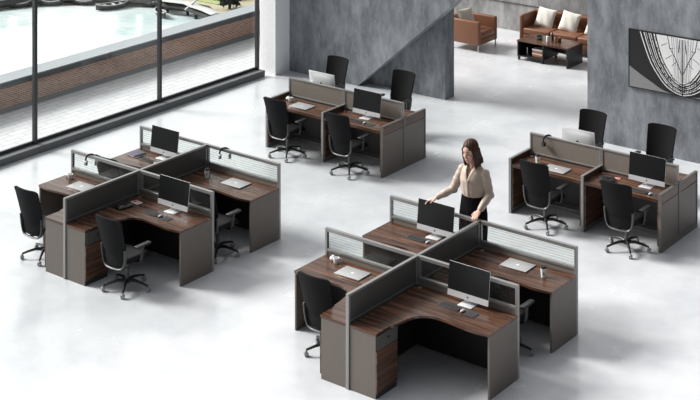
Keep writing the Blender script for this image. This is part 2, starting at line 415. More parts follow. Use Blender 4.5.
def rowing_boat(loc, rz, L, label):
    loc = (loc[0] - 0.5, loc[1] + 0.7, loc[2]); L *= 0.85
    t = empty('moored_boat', loc, rz); tag(t, label, 'boat', 'boats moored along the far bank')
    def hull(u, v):
        x = (u - 0.5) * L; wdt = 0.32 * L * 0.5 * (1 - abs(2 * u - 1) ** 2.4) + 0.02
        a = (v - 0.5) * math.pi
        return Vector((x, math.sin(a) * wdt, 0.42 - math.cos(a) * 0.44 + 0.15 * abs(2 * u - 1) ** 2))
    MB().grid(hull, 14, 8, 0.05).build('hull', 'boat', t, True)
    d = MB()
    for k in (-0.2, 0.05, 0.28): d.box(k * L - 0.1, k * L + 0.1, -0.12 * L, 0.12 * L, 0.36, 0.42, 0.01)
    d.build('bench', 'boat_white', t)
    g = MB()
    for s2 in (-1, 1): g.tube([((u - 0.5) * L, s2 * (0.16 * L * (1 - abs(2 * u - 1) ** 2.4) + 0.03), 0.44 + 0.15 * abs(2 * u - 1) ** 2) for u in [i / 12 for i in range(13)]], 0.05, 6)
    g.build('gunwale', 'boat_white', t)
    return t
rowing_boat((-84.5, 63.4, WZ - 0.05), R(60), 2.6, 'leftmost moored boat, lying left of the first window mullion')
rowing_boat((-82.9, 65.5, WZ - 0.05), R(48), 2.2, 'small moored boat just right of the first window mullion')
rowing_boat((-80.9, 67.3, WZ - 0.05), R(35), 2.2, 'moored boat in front of the olive bushes')
rowing_boat((-78.0, 67.8, WZ - 0.05), R(70), 3.4, 'longest dark moored boat, between the two mullions')
rowing_boat((-76.2, 70.2, WZ - 0.05), R(15), 2.4, 'moored boat just left of the second window mullion')
rowing_boat((-72.9, 68.3, WZ - 0.05), R(-25), 2.4, 'dark moored boat beside the white pier')

pier = empty('river_pier', (0, 0, 0)); tag(pier, 'white decked pier with dark posts curving along the far bank', 'pier')
pp = [(-75.4, 70.9), (-73.9, 70.3), (-72.0, 70.7), (-70.6, 70.2), (-69.2, 69.9), (-67.6, 69.3)]
d = MB(); d.tube([(x, y, WZ + 1.0) for x, y in pp], (0.07, 0.5), 4, ref=(0, 0, 1)); d.build('deck', 'boat_white', pier)
d = MB(); d.tube([(x, y - 0.1, WZ + 0.62) for x, y in pp], (0.26, 0.45), 4, ref=(0, 0, 1)); d.build('pier_beam', 'stone_dark', pier)
for x, y in pp: MB().cyl((x, y, WZ - 0.3), (x, y, WZ + 0.9), 0.12, n=8).build('pier_post', 'stone_dark', pier)
MB().tube([(-71.6, 70.0, WZ + 0.6), (-70.4, 70.8, WZ + 1.9)], 0.09, 6).build('gangway_rail', 'boat_white', pier)

fence = empty('bank_railing', (0, 0, 0)); tag(fence, 'thin vertical railing in front of the pale lawn', 'railing')
for i in range(12):
    x = -76.0 + i * 0.42; MB().cyl((x, 73.2, WZ + 0.7), (x, 73.2, WZ + 2.3), 0.035, n=6).build('railing_post', 'stone_dark', fence)
MB().tube([(-76.1, 73.2, WZ + 2.3), (-71.2, 73.2, WZ + 2.3)], 0.05, 6).build('top_rail', 'stone_dark', fence)

def bush(loc, r, h, label, m, seed, cat='bush', name='leafy_bush'):
    r *= 0.8
    t = empty(name, loc); tag(t, label, cat, 'trees and bushes on the far bank')
    q = random.Random(seed); b = MB()
    for i in range(int(110 + 90 * r)):
        a = q.uniform(0, 6.283); e = q.uniform(-0.85, 1.0); k = q.uniform(0.55, 1.0)
        c = Vector((math.cos(a) * math.cos(e * 1.3) * r * k, math.sin(a) * math.cos(e * 1.3) * r * k, h * 0.55 + math.sin(e * 1.3) * h * 0.45 * k))
        for j in range(5):
            v = [c + Vector((q.gauss(0, .16), q.gauss(0, .16), q.gauss(0, .16))) for _ in range(3)]
            vs = [b.bm.verts.new(p) for p in v]; b.bm.faces.new(vs)
    b.ell((0, 0, h * 0.55), (r * 0.72, r * 0.72, h * 0.36), n=10)
    b.build('foliage', m, t)
    MB().cyl((0, 0, -0.05), (0, 0, h * 0.6), 0.12, 0.07, 8).build('trunk', 'bark', t)
    return t
Z1 = WZ + 0.72
bush((-87.2, 63.7, Z1), 1.1, 1.6, 'dark bush at the far left edge of the bank', 'dark_leaf', 1)
bush((-86.4, 66.0, Z1), 1.0, 1.8, 'dark bush behind the yellow path, left of the first mullion', 'dark_leaf', 2)
bush((-84.0, 68.0, Z1), 0.9, 1.0, 'low olive bush above the third moored boat', 'olive_leaf', 3)
bush((-82.0, 69.5, Z1), 1.1, 1.5, 'round olive bush between the two window mullions', 'olive_leaf', 4)
bush((-79.6, 71.0, Z1), 1.2, 2.2, 'tall olive bush behind the longest boat', 'olive_leaf', 5)
bush((-77.4, 71.9, Z1), 1.1, 2.4, 'dark tree left of the second window mullion', 'dark_leaf', 6, 'tree', 'small_tree')
bush((-76.2, 75.0, Z1), 0.9, 1.6, 'dark bush right at the second window mullion', 'dark_leaf', 7)
bush((-68.6, 72.0, Z1), 1.5, 2.6, 'large black-green tree right of the lawn', 'dark_leaf', 8, 'tree', 'small_tree')
bush((-71.2, 74.6, Z1), 0.7, 1.2, 'low dark bush at the end of the pier', 'dark_leaf', 9)
bush((-72.3, 77.5, Z1), 1.1, 3.0, 'dark tree behind the large black-green tree', 'dark_leaf', 10, 'tree', 'small_tree')
bld = empty('riverside_building', (-70.3, 78.0, Z1)); tag(bld, 'grey building corner beyond the dark trees across the river', 'building')
MB().box(-0.6, 6, -1.2, 5, 0, 9).build('building_wall', 'coping', bld)
MB().box(0.6, 1.2, -1.26, -1.2, 0, 8.6).build('dark_window_strip', 'coping_dark', bld)

# ================================================================== PARTITIONS AND DESKS
H = 1.10; W2 = 1.44; D2 = 1.42; T = 0.022
def wing(root, x0, x1, y, glass=True):
    """screen along X: frame with its own tile and pane"""
    a, b2 = min(x0, x1), max(x0, x1)
    f = MB()
    f.box(a, a + 0.035, y - T, y + T, 0.0, H, 0.004).box(b2 - 0.035, b2, y - T, y + T, 0.0, H, 0.004)
    f.box(a + 0.035, b2 - 0.035, y - T, y + T, H - 0.045, H, 0.004).box(a + 0.035, b2 - 0.035, y - T, y + T, 0.805, 0.84, 0.004)
    f.box(a + 0.035, b2 - 0.035, y - T, y + T, 0.0, 0.05, 0.004)
    fr = f.build('screen_frame', 'alu', root)
    MB().box(a + 0.03, b2 - 0.03, y - 0.012, y + 0.012, 0.05, 0.806).build('lower_tile', 'tile', fr)
    MB().box(a + 0.03, b2 - 0.03, y - 0.003, y + 0.003, 0.838, H - 0.044).build('striped_pane', 'glass_striped', fr)
def spine(root, y0, y1):
    f = MB()
    f.box(-T, T, y0, y0 + 0.035, 0, H, 0.004).box(-T, T, y1 - 0.035, y1, 0, H, 0.004)
    f.box(-T, T, y0 + 0.035, y1 - 0.035, H - 0.03, H, 0.004).box(-0.016, 0.016, y0 + 0.035, y1 - 0.035, 0.775, 0.79)
    f.box(-T, T, y0 + 0.035, y1 - 0.035, 0, 0.05, 0.004)
    fr = f.build('screen_frame', 'alu', root)
    MB().box(-0.014, 0.014, y0 + 0.03, y1 - 0.03, 0.05, H - 0.028).build('fabric_panel', 'tile_dark', fr)
def smooth_path(P, n=6):
    out = []
    for i in range(len(P) - 1):
        p0 = Vector(P[max(i - 1, 0)]); p1 = Vector(P[i]); p2 = Vector(P[i + 1]); p3 = Vector(P[min(i + 2, len(P) - 1)])
        for k in range(n):
            t = k / n
            out.append(tuple(0.5 * ((2 * p1) + (-p0 + p2) * t + (2 * p0 - 5 * p1 + 4 * p2 - p3) * t * t + (-p0 + 3 * p1 - 3 * p2 + p3) * t ** 3)))
    out.append(P[-1]); return out
def corner_desk(cx, cy, sx, back, label, group):
    """L-shaped desk hung in the crook of spine and screen; sx=+1 right of the spine, -1 left"""
    yb = cy + (D2 if back else 0)
    t = empty('corner_desk', (cx, yb, 0)); tag(t, label, 'desk', group)
    ye = -1.41 if not back else -1.385
    curve = smooth_path([(1.44, -0.645), (1.20, -0.672), (0.88, -0.640), (0.66, -0.645), (0.51, -0.755), (0.455, -0.94), (0.435, -1.10)], 6)
    out = [(0.025, -0.025), (1.44, -0.025)] + curve + [(0.412, -1.14), (0.408, ye), (0.025, ye)]
    out = [(sx * x, y) for x, y in out]
    MB().prism(out, 0.722, 0.75).build('desktop', 'wood', t)
    a, b2 = sorted((sx * 1.412, sx * 1.438))
    MB().box(a, b2, -0.635, -0.026, 0.0, 0.721, 0.002).build('end_panel', 'taupe', t)
    a, b2 = sorted((sx * 0.06, sx * 1.41))
    MB().box(a, b2, -0.075, -0.058, 0.035, 0.72).build('modesty_panel', 'black_gap', t)
    a, b2 = sorted((sx * 0.04, sx * 0.06))
    MB().box(a, b2, -0.9, -0.08, 0.055, 0.72).build('side_modesty_panel', 'black_gap', t)
    MB().cyl((sx * 0.10, -0.10, 0.7502), (sx * 0.10, -0.10, 0.757), 0.028, n=20).cyl((sx * 0.10, -0.10, 0.757), (sx * 0.10, -0.10, 0.759), 0.018, n=16).build('cable_grommet', 'alu', t)
    return t
def pedestal(cx, cy, sx, label):
    t = empty('drawer_pedestal', (cx + sx * 0.215, cy - 1.16, 0)); tag(t, label, 'drawer pedestal', 'pedestals under the corner desks')
    a, b2 = (-0.188, 0.182) if sx > 0 else (-0.182, 0.188)
    MB().box(a, b2, -0.245, 0.165, 0.0, 0.72, 0.002).build('body', 'taupe', t)
    k0, k1 = sorted((sx * 0.180, sx * 0.186)); MB().box(k0, k1, -0.24, 0.16, 0.0, 0.06).build('plinth', 'keys', t)
    fx = 0.182 * sx; f0, f1 = sorted((fx, fx + sx * 0.016))
    dr = MB().box(f0, f1, -0.225, 0.162, 0.545, 0.712, 0.002).build('drawer', 'tile_dark', t)
    fl = fx + sx * 0.016
    MB().cyl((fl, -0.02, 0.64), (fl + sx * 0.008, -0.02, 0.64), 0.014, n=16).build('lock', 'logo_dark', dr)
    dd = MB().box(f0, f1, -0.225, 0.162, 0.068, 0.54, 0.002).build('door', 'wood_v', t)
    e0, e1 = sorted((fx, fx + sx * 0.018))
    MB().box(e0, e1, -0.245, -0.226, 0.06, 0.545, 0.001).build('door_edge', 'wood_edge', dd)
    return t
def cross_cluster(cx, cy, where):
    root = empty('cross_partition', (cx, cy, 0)); tag(root, 'cross-shaped partition of striped glass screens and a solid spine, %s' % where, 'partition', 'cross partitions of the four-seat clusters')
    spine(root, -D2, -0.024); spine(root, 0.024, D2 - 0.024)
    for y in (0, D2): wing(root, -W2, -0.0, y); wing(root, 0.0, W2, y)
    pos = {(-1, 0): 'front left', (1, 0): 'front right', (-1, 1): 'back left', (1, 1): 'back right'}
    for (sx, bk), nm in pos.items():
        corner_desk(cx, cy, sx, bk, 'curved walnut corner desk, %s seat of the %s' % (nm, where.replace('in the ', '')), 'walnut corner desks')
    pedestal(cx, cy, -1, 'taupe pedestal left of the partition end, %s' % where)
    pedestal(cx, cy, 1, 'pedestal with lockable drawer right of the spine end, %s' % where)
cross_cluster(0, 0, 'in the four-seat cluster at front centre')
cross_cluster(-4.90, 0.04, 'in the four-seat cluster nearest the windows')

def straight_cluster(cx, cy, where):
    Wc, Dc, hs, hp = 1.24, 0.62, 0.835, 1.08
    root = empty('bench_partition', (cx, cy, 0)); tag(root, 'low taupe partition with side panels, %s' % where, 'partition', 'partitions of the straight desk groups')
    for a, b2 in ((-Wc, -0.0), (0.0, Wc)):
        f = MB(); f.box(a, a + 0.03, -T, T, 0, hp, 0.004).box(b2 - 0.03, b2, -T, T, 0, hp, 0.004)
        f.box(a + 0.03, b2 - 0.03, -T, T, hp - 0.022, hp, 0.004).box(a + 0.03, b2 - 0.03, -T, T, 0.76, 0.785, 0.004).box(a + 0.03, b2 - 0.03, -T, T, 0, 0.05, 0.004)
        fr = f.build('screen_frame', 'alu', root)
        MB().box(a + 0.026, b2 - 0.026, -0.013, 0.013, 0.784, hp - 0.02).build('upper_tile', 'tile', fr)
        MB().box(a + 0.026, b2 - 0.026, -0.013, 0.013, 0.05, 0.761).build('lower_tile', 'tile_dark', fr)
    for x in (-Wc, 0, Wc):
        for s2 in (-1, 1):
            y0, y1 = sorted((0.0, s2 * Dc)); c = x
            f = MB()
            f.box(c - T, c + T, y0, y0 + 0.03, 0, hs, 0.003).box(c - T, c + T, y1 - 0.03, y1, 0, hs, 0.003)
            f.box(c - T, c + T, y0 + 0.03, y1 - 0.03, hs - 0.014, hs, 0.003).box(c - T, c + T, y0 + 0.03, y1 - 0.03, 0.672, 0.686, 0.003).box(c - T, c + T, y0 + 0.03, y1 - 0.03, 0.0, 0.075, 0.003)
            fr = f.build('side_frame', 'alu' if x < Wc else 'alu_dark', root)
            MB().box(c - 0.014, c + 0.014, y0 + 0.026, y1 - 0.026, 0.074, 0.676).build('side_tile', 'taupe' if x > 0 else 'tile_dark', fr)
            MB().box(c - 0.014, c + 0.014, y0 + 0.026, y1 - 0.026, 0.685, hs - 0.013).build('upper_board', 'wood_v', fr)
    for sx in (-1, 1):
        for s2 in (-1, 1):
            nm = ('front' if s2 < 0 else 'back') + (' left' if sx < 0 else ' right')
            t = empty('straight_desk', (cx + sx * Wc / 2, cy + s2 * 0.32, 0)); tag(t, 'straight walnut desk, %s seat of the %s' % (nm, where.replace('in the ', '')), 'desk', 'straight walnut desks')
            MB().box(-0.595, 0.595, -0.29, 0.29, 0.705, 0.75, 0.003).build('desktop', 'wood', t)
            g0 = 0.31 if s2 < 0 else -0.31
            y0, y1 = sorted((-s2 * 0.285, -s2 * 0.27))
            MB().box(-0.59, 0.59, y0, y1, 0.12, 0.704).build('modesty_panel', 'black_gap', t)
            for xx in (-0.592, 0.572): MB().box(xx, xx + 0.02, -0.28, 0.26, 0.08, 0.704).build('side_board', 'wood_v', t)
            MB().cyl((-0.53, -s2 * 0.2, 0.7502), (-0.53, -s2 * 0.2, 0.757), 0.028, n=20).build('cable_grommet', 'alu', t)
CX, CY = -5.02, 5.02; DX, DY = -0.09, 4.985
straight_cluster(CX, CY, 'in the desk group by the diagonal wall')
straight_cluster(DX, DY, 'in the desk group by the artwork wall')

# ================================================================== OFFICE CHAIRS
def make_chair():
    t = empty('office_chair', (0, 0, 0))
    for k in range(5):
        a = R(90 + 72 * k); c, s = math.cos(a), math.sin(a)
        leg = MB().tube([(c * 0.02, s * 0.02, 0.115), (c * 0.12, s * 0.12, 0.125), (c * 0.22, s * 0.22, 0.105), (c * 0.315, s * 0.315, 0.078)],
                        [(0.028, 0.024), (0.022, 0.020), (0.017, 0.016), (0.014, 0.015)], 10, ref=(0, 0, 1)).build('base_leg', 'plastic', t, True)
        ca = MB(); cx_, cy_ = c * 0.315, s * 0.315
        for q in (-1, 1):
            off = Vector((-s, c, 0)) * 0.016 * q; p = Vector((cx_, cy_, 0.029)) + off; d2 = Vector((-s, c, 0)) * 0.009
            ca.cyl(p - d2, p + d2, 0.028, n=16)
        ca.cyl((cx_, cy_, 0.03), (cx_, cy_, 0.075), 0.009, n=8)
        ca.ell((cx_ + c * 0.01, cy_ + s * 0.01, 0.052), (0.024, 0.024, 0.012), n=10)
        ca.build('caster', 'caster', t, True)
    MB().cyl((0, 0, 0.085), (0, 0, 0.155), 0.042, 0.036, 20).build('hub', 'plastic', t, True)
    MB().cyl((0, 0, 0.155), (0, 0, 0.28), 0.027, n=18).cyl((0, 0, 0.28), (0, 0, 0.385), 0.015, n=14).build('gas_column', 'frame_grey', t, True)
    me = MB().box(-0.11, 0.11, -0.16, 0.12, 0.38, 0.43, 0.018).box(0.11, 0.2, 0.03, 0.05, 0.395, 0.405, 0.003)
    me.build('tilt_mechanism', 'plastic', t, True)
    # seat pad: rounded, waterfall front
    def seat(u, v):
        x = (u - .5) * 2; y = (v - .5) * 2
        sx_ = 0.245 * (1 - 0.06 * y * y)
        k = max(abs(x), abs(y)); rr = (1 - abs(x) ** 5) * (1 - abs(y) ** 5)
        return Vector((x * sx_ * (1 - 0.06 * (y * y) * (x * x)), 0.02 + y * 0.235 * (1 - 0.08 * x * x * y * y), 0.0 + 0.075 * max(rr, 0) ** 0.35 - 0.03 * max(0, y) ** 3 + 0.012 * x * x))
    s_ = MB().grid(lambda u, v: seat(u, v) + Vector((0, 0, 0.435)), 20, 20)
    s_.grid(lambda u, v: Vector((seat(u, v).x * 0.99, seat(u, v).y, 0.434 - 0.02 * (1 - max(abs(2 * u - 1), abs(2 * v - 1)) ** 4) - 0.03 * max(0, 2 * v - 1) ** 3 + 0.012 * (2 * u - 1) ** 2)), 20, 20)
    s_.build('seat', 'seat_fabric', t, True, 80)
    # back shell: solid upper panel, wider low, leaning back, wrapped forward at the sides
    def yb(z): return -0.245 - 0.145 * max(0, (z - 0.42) / 0.6) ** 1.1
    def shell(u, v):
        x = (u - .5) * 2; z = 0.595 + 0.465 * v
        hw = 0.226 + 0.022 * v
        zz = z + 0.0 - 0.030 * (abs(x) ** 9) * (1 if v > .5 else -0.55) * abs(2 * v - 1) ** 3 - 0.02 * (1 - x * x) * (1 - v) * 1.2
        return Vector((x * hw, yb(z) + 0.050 * x * x, zz))
    sh = MB().grid(shell, 18, 16, 0.022).build('backrest', 'shell', t, True, 60)
    # lower U frame in grey with dark mesh inside
    fr = []
    for i in range(25):
        a = math.pi * i / 24
        cxn = math.copysign(abs(math.cos(a)) ** 0.42, math.cos(a)); szn = abs(math.sin(a)) ** 0.5
        z = 0.64 - 0.28 * szn; x = 0.222 * cxn * (1 - 0.06 * szn)
        fr.append((x, -0.262 - 0.1 * max(0, z - 0.42) + 0.045 * (x / 0.25) ** 2, z))
    MB().tube(fr, (0.015, 0.022), 8).build('back_frame', 'frame_grey', t, True)
    MB().tube([(0, -0.10, 0.405), (0, -0.2, 0.375), (0, -0.262, 0.365)], (0.035, 0.016), 8, ref=(1, 0, 0)).build('back_bracket', 'plastic', t, True)
    def mesh_pt(u, v):
        z = 0.385 + 0.235 * v; x = (u - .5) * 2 * 0.205 * (1 if v > 0.25 else 0.93 + 0.28 * v)
        return Vector((x, -0.250 - 0.1 * max(0, z - 0.42) + 0.045 * (x / 0.25) ** 2, z))
    MB().grid(mesh_pt, 12, 8, 0.006).build('lumbar_mesh', 'mesh_fabric', t, True)
    for s2 in (-1, 1):
        a = MB().tube([(s2 * 0.16, 0.0, 0.41), (s2 * 0.26, 0.0, 0.425), (s2 * 0.285, 0.0, 0.48), (s2 * 0.287, 0.02, 0.636)], (0.028, 0.014), 8, ref=(0, 1, 0)).build('armrest', 'plastic', t, True)
        MB().box(s2 * 0.285 - 0.04, s2 * 0.285 + 0.04, -0.11, 0.15, 0.635, 0.665, 0.013, 3).build('arm_pad', 'pad', a, True)
    return t
chair0 = make_chair(); register(chair0)
A_ = (0, 0); B_ = (-4.90, 0.04); C_ = (CX, CY); D_ = (DX, DY)
seats = [
    (A_, (-0.70, -0.83), 0, 'black office chair at the front left desk of the front centre cluster'),
    (A_, (0.97, 0.49), 0, 'black office chair mostly hidden behind the front centre screen with its right arm showing'),
    (B_, (-0.79, -1.08), 0, 'black office chair at the far left edge of the photo, left of the window-side pedestals'),
    (B_, (-0.88, 0.50), 0, 'black office chair behind the glass screen with headphones, nearest the window kerb'),
    (B_, (0.90, -1.11), 0, 'black office chair in the open in front of the window-side cluster'),
    (B_, (1.09, 0.47), 0, 'black office chair half behind the monitor screen of the window-side cluster, arm poking out'),
    (C_, (-0.66, -0.74), 0, 'black office chair at the front left desk by the diagonal wall'),
    (C_, (0.68, -0.75), 0, 'black office chair in front of the desk with black monitor by the diagonal wall'),
    (C_, (-1.40, 1.27), 180, 'black office chair behind the white-backed monitor near the white column'),
    (C_, (0.12, 1.25), 180, 'black office chair standing before the recessed triangle of the diagonal wall'),
    (D_, (-0.54, -0.76), 0, 'black office chair at the laptop desk under the partition with headset'),
    (D_, (0.81, -0.79), 0, 'black office chair in front of the monitor desk at the right edge'),
    (D_, (-1.00, 1.27), 180, 'black office chair behind the white-backed monitor by the artwork wall'),
    (D_, (0.22, 1.27), 180, 'black office chair below the artwork, furthest right of the back row'),
]
for i, (o_, (x, y), rz, lab) in enumerate(seats):
    c = chair0 if i == 0 else copy_tree(chair0)
    c.location = (o_[0] + x, o_[1] + y, 0); c.rotation_euler = (0, 0, R(rz))
    tag(c, lab, 'chair', 'black office chairs')

# ================================================================== DESK EQUIPMENT
def apple_shape(mb, cx, cz, s, y, d):
    """fruit-shaped emblem with a bite and a leaf, standing in the XZ plane at y, facing sign d"""
    pts = []
    for i in range(40):
        a = 2 * math.pi * i / 40
        r = 1 + 0.10 * math.cos(2 * a) * 0.4
        x = 0.92 * r * math.cos(a); z = r * math.sin(a) * 0.95
        z -= 0.28 * math.exp(-(x / 0.28) ** 2) * (1 if z > 0 else -0.45)
        x *= 1.0 - 0.13 * max(0, -z)
        dx, dz = x - 1.12, z - 0.12
        dd = math.hypot(dx, dz)
        if dd < 0.48: x, z = 1.12 + dx / dd * 0.48, 0.12 + dz / dd * 0.48
        pts.append((cx + x * s * (-d), cz + z * s))
    vs = [mb.bm.verts.new((x, y, z)) for x, z in pts]; mb.bm.faces.new(vs)
    lf = [(0.0, 1.0), (0.02, 1.3), (0.16, 1.52), (0.36, 1.62), (0.34, 1.36), (0.2, 1.12)]
    vs = [mb.bm.verts.new((cx + x * s * (-d), y, cz + z * s)) for x, z in lf]; mb.bm.faces.new(vs)
def make_monitor():
    t = empty('desktop_monitor', (0, 0, 0))
    st = MB(); st.box(-0.095, 0.095, -0.10, 0.09, 0, 0.008, 0.003)
    st.tube([(0, 0.075, 0.006), (0, 0.070, 0.06), (0, 0.045, 0.16), (0, 0.035, 0.22)], (0.070, 0.006), 8, ref=(1, 0, 0))
    st.build('stand', 'silver', t, True, 30)
    tilt = Matrix.Translation((0, -0.02, 0.055)) @ Matrix.Rotation(R(-7), 4, 'X')
    hb = MB().box(-0.287, 0.287, 0.0, 0.014, 0, 0.396, 0.006, 2, tilt)
    def bulge(u, v):
        x = (u - .5) * 0.54; z = 0.02 + v * 0.35; k = (1 - (2 * u - 1) ** 2) * (1 - (2 * v - 1) ** 2)
        return tilt @ Vector((x, 0.013 + 0.030 * k ** 0.7, z))
    hb.grid(bulge, 12, 10)
    h_ = hb.build('housing', 'silver_back', t, True, 30)
    MB().box(-0.287, 0.287, -0.0035, 0.001, 0.072, 0.396, 0.001, 1, tilt).build('screen', 'screen', h_)
    MB().box(-0.287, 0.287, -0.0025, 0.001, 0.0, 0.0715, 0.001, 1, tilt).build('chin', 'silver', h_)
    lg = MB(); apple_shape(lg, 0, 0.034, 0.0125, -0.0032, -1); bmesh.ops.transform(lg.bm, matrix=tilt, verts=lg.bm.verts); lg.build('front_logo', 'logo_dark', h_)
    lg = MB(); apple_shape(lg, 0, 0.205, 0.030, 0.0445, 1); bmesh.ops.transform(lg.bm, matrix=tilt, verts=lg.bm.verts); lg.build('back_logo', 'logo_dark', h_)
    return t
mon0 = make_monitor(); register(mon0)
DT = 0.7505
mons = [
    (A_, (0.83, -0.125), 0, 'black-screened monitor on the front right desk of the front centre cluster'),
    (A_, (-0.63, 1.325), 0, 'black-screened monitor that the standing woman holds by its top'),
    (B_, (0.86, -0.18), 0, 'black-screened monitor on the front right desk beside the black pouch'),
    (B_, (-0.80, 1.31), 0, 'black-screened monitor on the back left desk with the notebook, near the windows'),
    (C_, (0.615, -0.18), 0, 'black-screened monitor in the desk group by the diagonal wall'),
    (C_, (-0.70, 0.27), 180, 'monitor seen from its white back in the desk group by the diagonal wall'),
    (D_, (0.855, -0.22), 0, 'black-screened monitor in the desk group by the artwork wall'),
    (D_, (-0.535, 0.27), 180, 'monitor seen from its white back in the desk group by the artwork wall'),
]
for i, (o_, (x, y), rz, lab) in enumerate(mons):
    x -= 0.006 if rz == 0 else 0.0
    c = mon0 if i == 0 else copy_tree(mon0)
    c.location = (o_[0] + x, o_[1] + y, DT); c.rotation_euler = (0, 0, R(rz)); tag(c, lab, 'monitor', 'all-in-one desktop monitors')

def make_laptop():
    t = empty('closed_laptop', (0, 0, 0))
    b = MB().box(-0.19, 0.19, -0.135, 0.135, 0.002, 0.009, 0.003).build('base', 'chrome', t, True, 30)
    l = MB().box(-0.19, 0.19, -0.135, 0.135, 0.0095, 0.016, 0.003).build('lid', 'lid_grey', t, True, 30)
    lg = MB(); apple_shape(lg, 0, 0, 0.021, 0, -1)
    bmesh.ops.transform(lg.bm, matrix=Matrix.Translation((0, 0, 0.0166)) @ Matrix.Rotation(R(-90), 4, 'X'), verts=lg.bm.verts)
    lg.build('lid_logo', 'logo_white', l)
    f = MB()
    for x in (-0.16, 0.16):
        for y in (-0.11, 0.11): f.cyl((x, y, 0), (x, y, 0.002), 0.008, n=8)
    f.build('feet', 'keys', b)
    return t
lap0 = make_laptop(); register(lap0)
laps = [
    (A_, (-0.795, -0.28), 1, 'closed silver laptop beside white pot on the front centre cluster'),
    (A_, (0.715, 1.19), 1, 'closed silver laptop left of the tall cup on the back right desk at front centre'),
    (B_, (-0.86, -0.33), 2, 'closed silver laptop on the window-side front left desk'),
    (B_, (0.83, 1.145), 0, 'closed silver laptop below the screen with white headphones, window-side cluster'),
    (C_, (-0.65, -0.36), 0, 'closed silver laptop on the desk by the diagonal wall'),
    (D_, (-0.55, -0.41), 0, 'closed silver laptop on the desk by the artwork wall'),
]
for i, (o_, (x, y), rz, lab) in enumerate(laps):
    c = lap0 if i == 0 else copy_tree(lap0)
    c.location = (o_[0] + x, o_[1] + y, DT); c.rotation_euler = (0, 0, R(rz)); tag(c, lab, 'laptop', 'closed silver laptops')

def make_keyboard():
    t = empty('keyboard', (0, 0, 0))
    MB().box(-0.145, 0.145, -0.055, 0.055, 0, 0.010, 0.003).build('keyboard_case', 'kb', t, True, 30)
    k = MB()
    for r_ in range(5):
        for c_ in range(14):
            if r_ == 0 and 4 <= c_ <= 8: continue
            x = -0.131 + c_ * 0.0196; y = -0.041 + r_ * 0.0202
            k.box(x, x + 0.0165, y - 0.008, y + 0.0085, 0.0095, 0.0125)
    k.box(-0.0526, 0.042, -0.049, -0.0325, 0.0095, 0.0125)
    k.build('keys', 'keys', t)
    return t
def make_mouse():
    t = empty('computer_mouse', (0, 0, 0))
    MB().ell((0, 0, 0.0145), (0.026, 0.046, 0.0143), n=18).build('mouse_shell', 'lid_grey', t, True)
    MB().box(-0.003, 0.003, 0.010, 0.030, 0.022, 0.0295, 0.001).build('scroll_wheel', 'keys', t)
    return t
def make_pad():
    t = empty('dark_trackpad', (0, 0, 0))
    MB().box(-0.075, 0.075, -0.06, 0.06, 0.0, 0.006, 0.002).build('trackpad_body', 'kb', t, True, 30)
    MB().box(-0.070, 0.070, -0.055, 0.055, 0.006, 0.0068, 0.0).build('touch_surface', 'keys', t)
    return t
kb0, ms0, pd0 = make_keyboard(), make_mouse(), make_pad()
for q in (kb0, ms0, pd0): register(q)
sets = [(A_, (0.68, -0.31), 'the front right desk at front centre'), (A_, (-0.80, 1.12), 'the desk where the woman stands'),
        (B_, (0.66, -0.42), 'the window-side front right desk'), (B_, (-0.92, 1.06), 'the window-side desk with the notebook'),
        (C_, (0.56, -0.42), 'the monitor desk by the diagonal wall'), (D_, (0.84, -0.475), 'the monitor desk by the artwork wall')]
for i, (o_, (x, y), lab) in enumerate(sets):
    for src, nm, dx, g, cat in ((kb0, 'slim dark grey keyboard on ', 0, 'dark keyboards', 'keyboard'), (ms0, 'pale silver mouse between keyboard and trackpad on ', 0.195, 'pale mice', 'mouse'), (pd0, 'flat dark square trackpad on ', 0.315, 'dark trackpads', 'trackpad')):
        c = src if i == 0 else copy_tree(src)
        c.location = (o_[0] + x + dx, o_[1] + y - dx * 0.06, DT); tag(c, nm + lab, cat, g)

def make_cup():
    t = empty('paper_cup', (0, 0, 0))
    MB().cyl((0, 0, 0), (0, 0, 0.115), 0.030, 0.040, 24).build('cup_body', 'white', t, True, 60)
    MB().cyl((0, 0, 0.115), (0, 0, 0.127), 0.043, 0.041, 24).cyl((0, 0, 0.127), (0, 0, 0.136), 0.034, 0.031, 24).build('lid', 'plastic', t, True, 60)
    b = MB().box(0.012, 0.026, -0.0345, -0.024, 0.045, 0.068, 0.001).build('cup_mark', 'kb', t, True)
    return t
cup0 = make_cup(); register(cup0)
for i, (o_, (x, y), lab) in enumerate([(A_, (1.14, 1.10), 'white paper cup with black lid at the right end of the front centre cluster'),
        (B_, (0.31, 1.08), 'white paper cup with black lid near the spine of the window-side cluster'),
        (D_, (-0.91, -0.34), 'white paper cup with black lid left of the laptop by the artwork wall')]):
    c = cup0 if i == 0 else copy_tree(cup0)
    c.location = (o_[0] + x, o_[1] + y, DT); tag(c, lab, 'cup', 'lidded paper cups')

def make_mug():
    t = empty('white_mug', (0, 0, 0)); n = 24
    b = MB(); prof = [(0.0, 0.0), (0.030, 0.0), (0.037, 0.01), (0.040, 0.07), (0.036, 0.07), (0.032, 0.012), (0, 0.010)]
    b.grid(lambda u, v: (lambda p: Vector((p[0] * math.cos(2 * math.pi * u), p[0] * math.sin(2 * math.pi * u), p[1])))(prof[min(6, int(round(v * 6)))]), n, 6)
    b.build('mug_body', 'white', t, True, 50)
    MB().tube([(0.038, 0, 0.055), (0.060, 0, 0.054), (0.068, 0, 0.037), (0.058, 0, 0.02), (0.036, 0, 0.018)], 0.005, 8).build('handle', 'white', t, True)
    return t
mug0 = make_mug(); register(mug0)
def make_roll():
    t = empty('white_bowl', (0, 0, 0))
    MB().ell((0, 0, 0.030), (0.042, 0.042, 0.030), n=20).build('bowl_body', 'white', t, True)
    MB().cyl((0, 0, 0.055), (0, 0, 0.066), 0.020, 0.016, 16).build('knob', 'white', t, True)
    return t
rl0 = make_roll(); register(rl0)
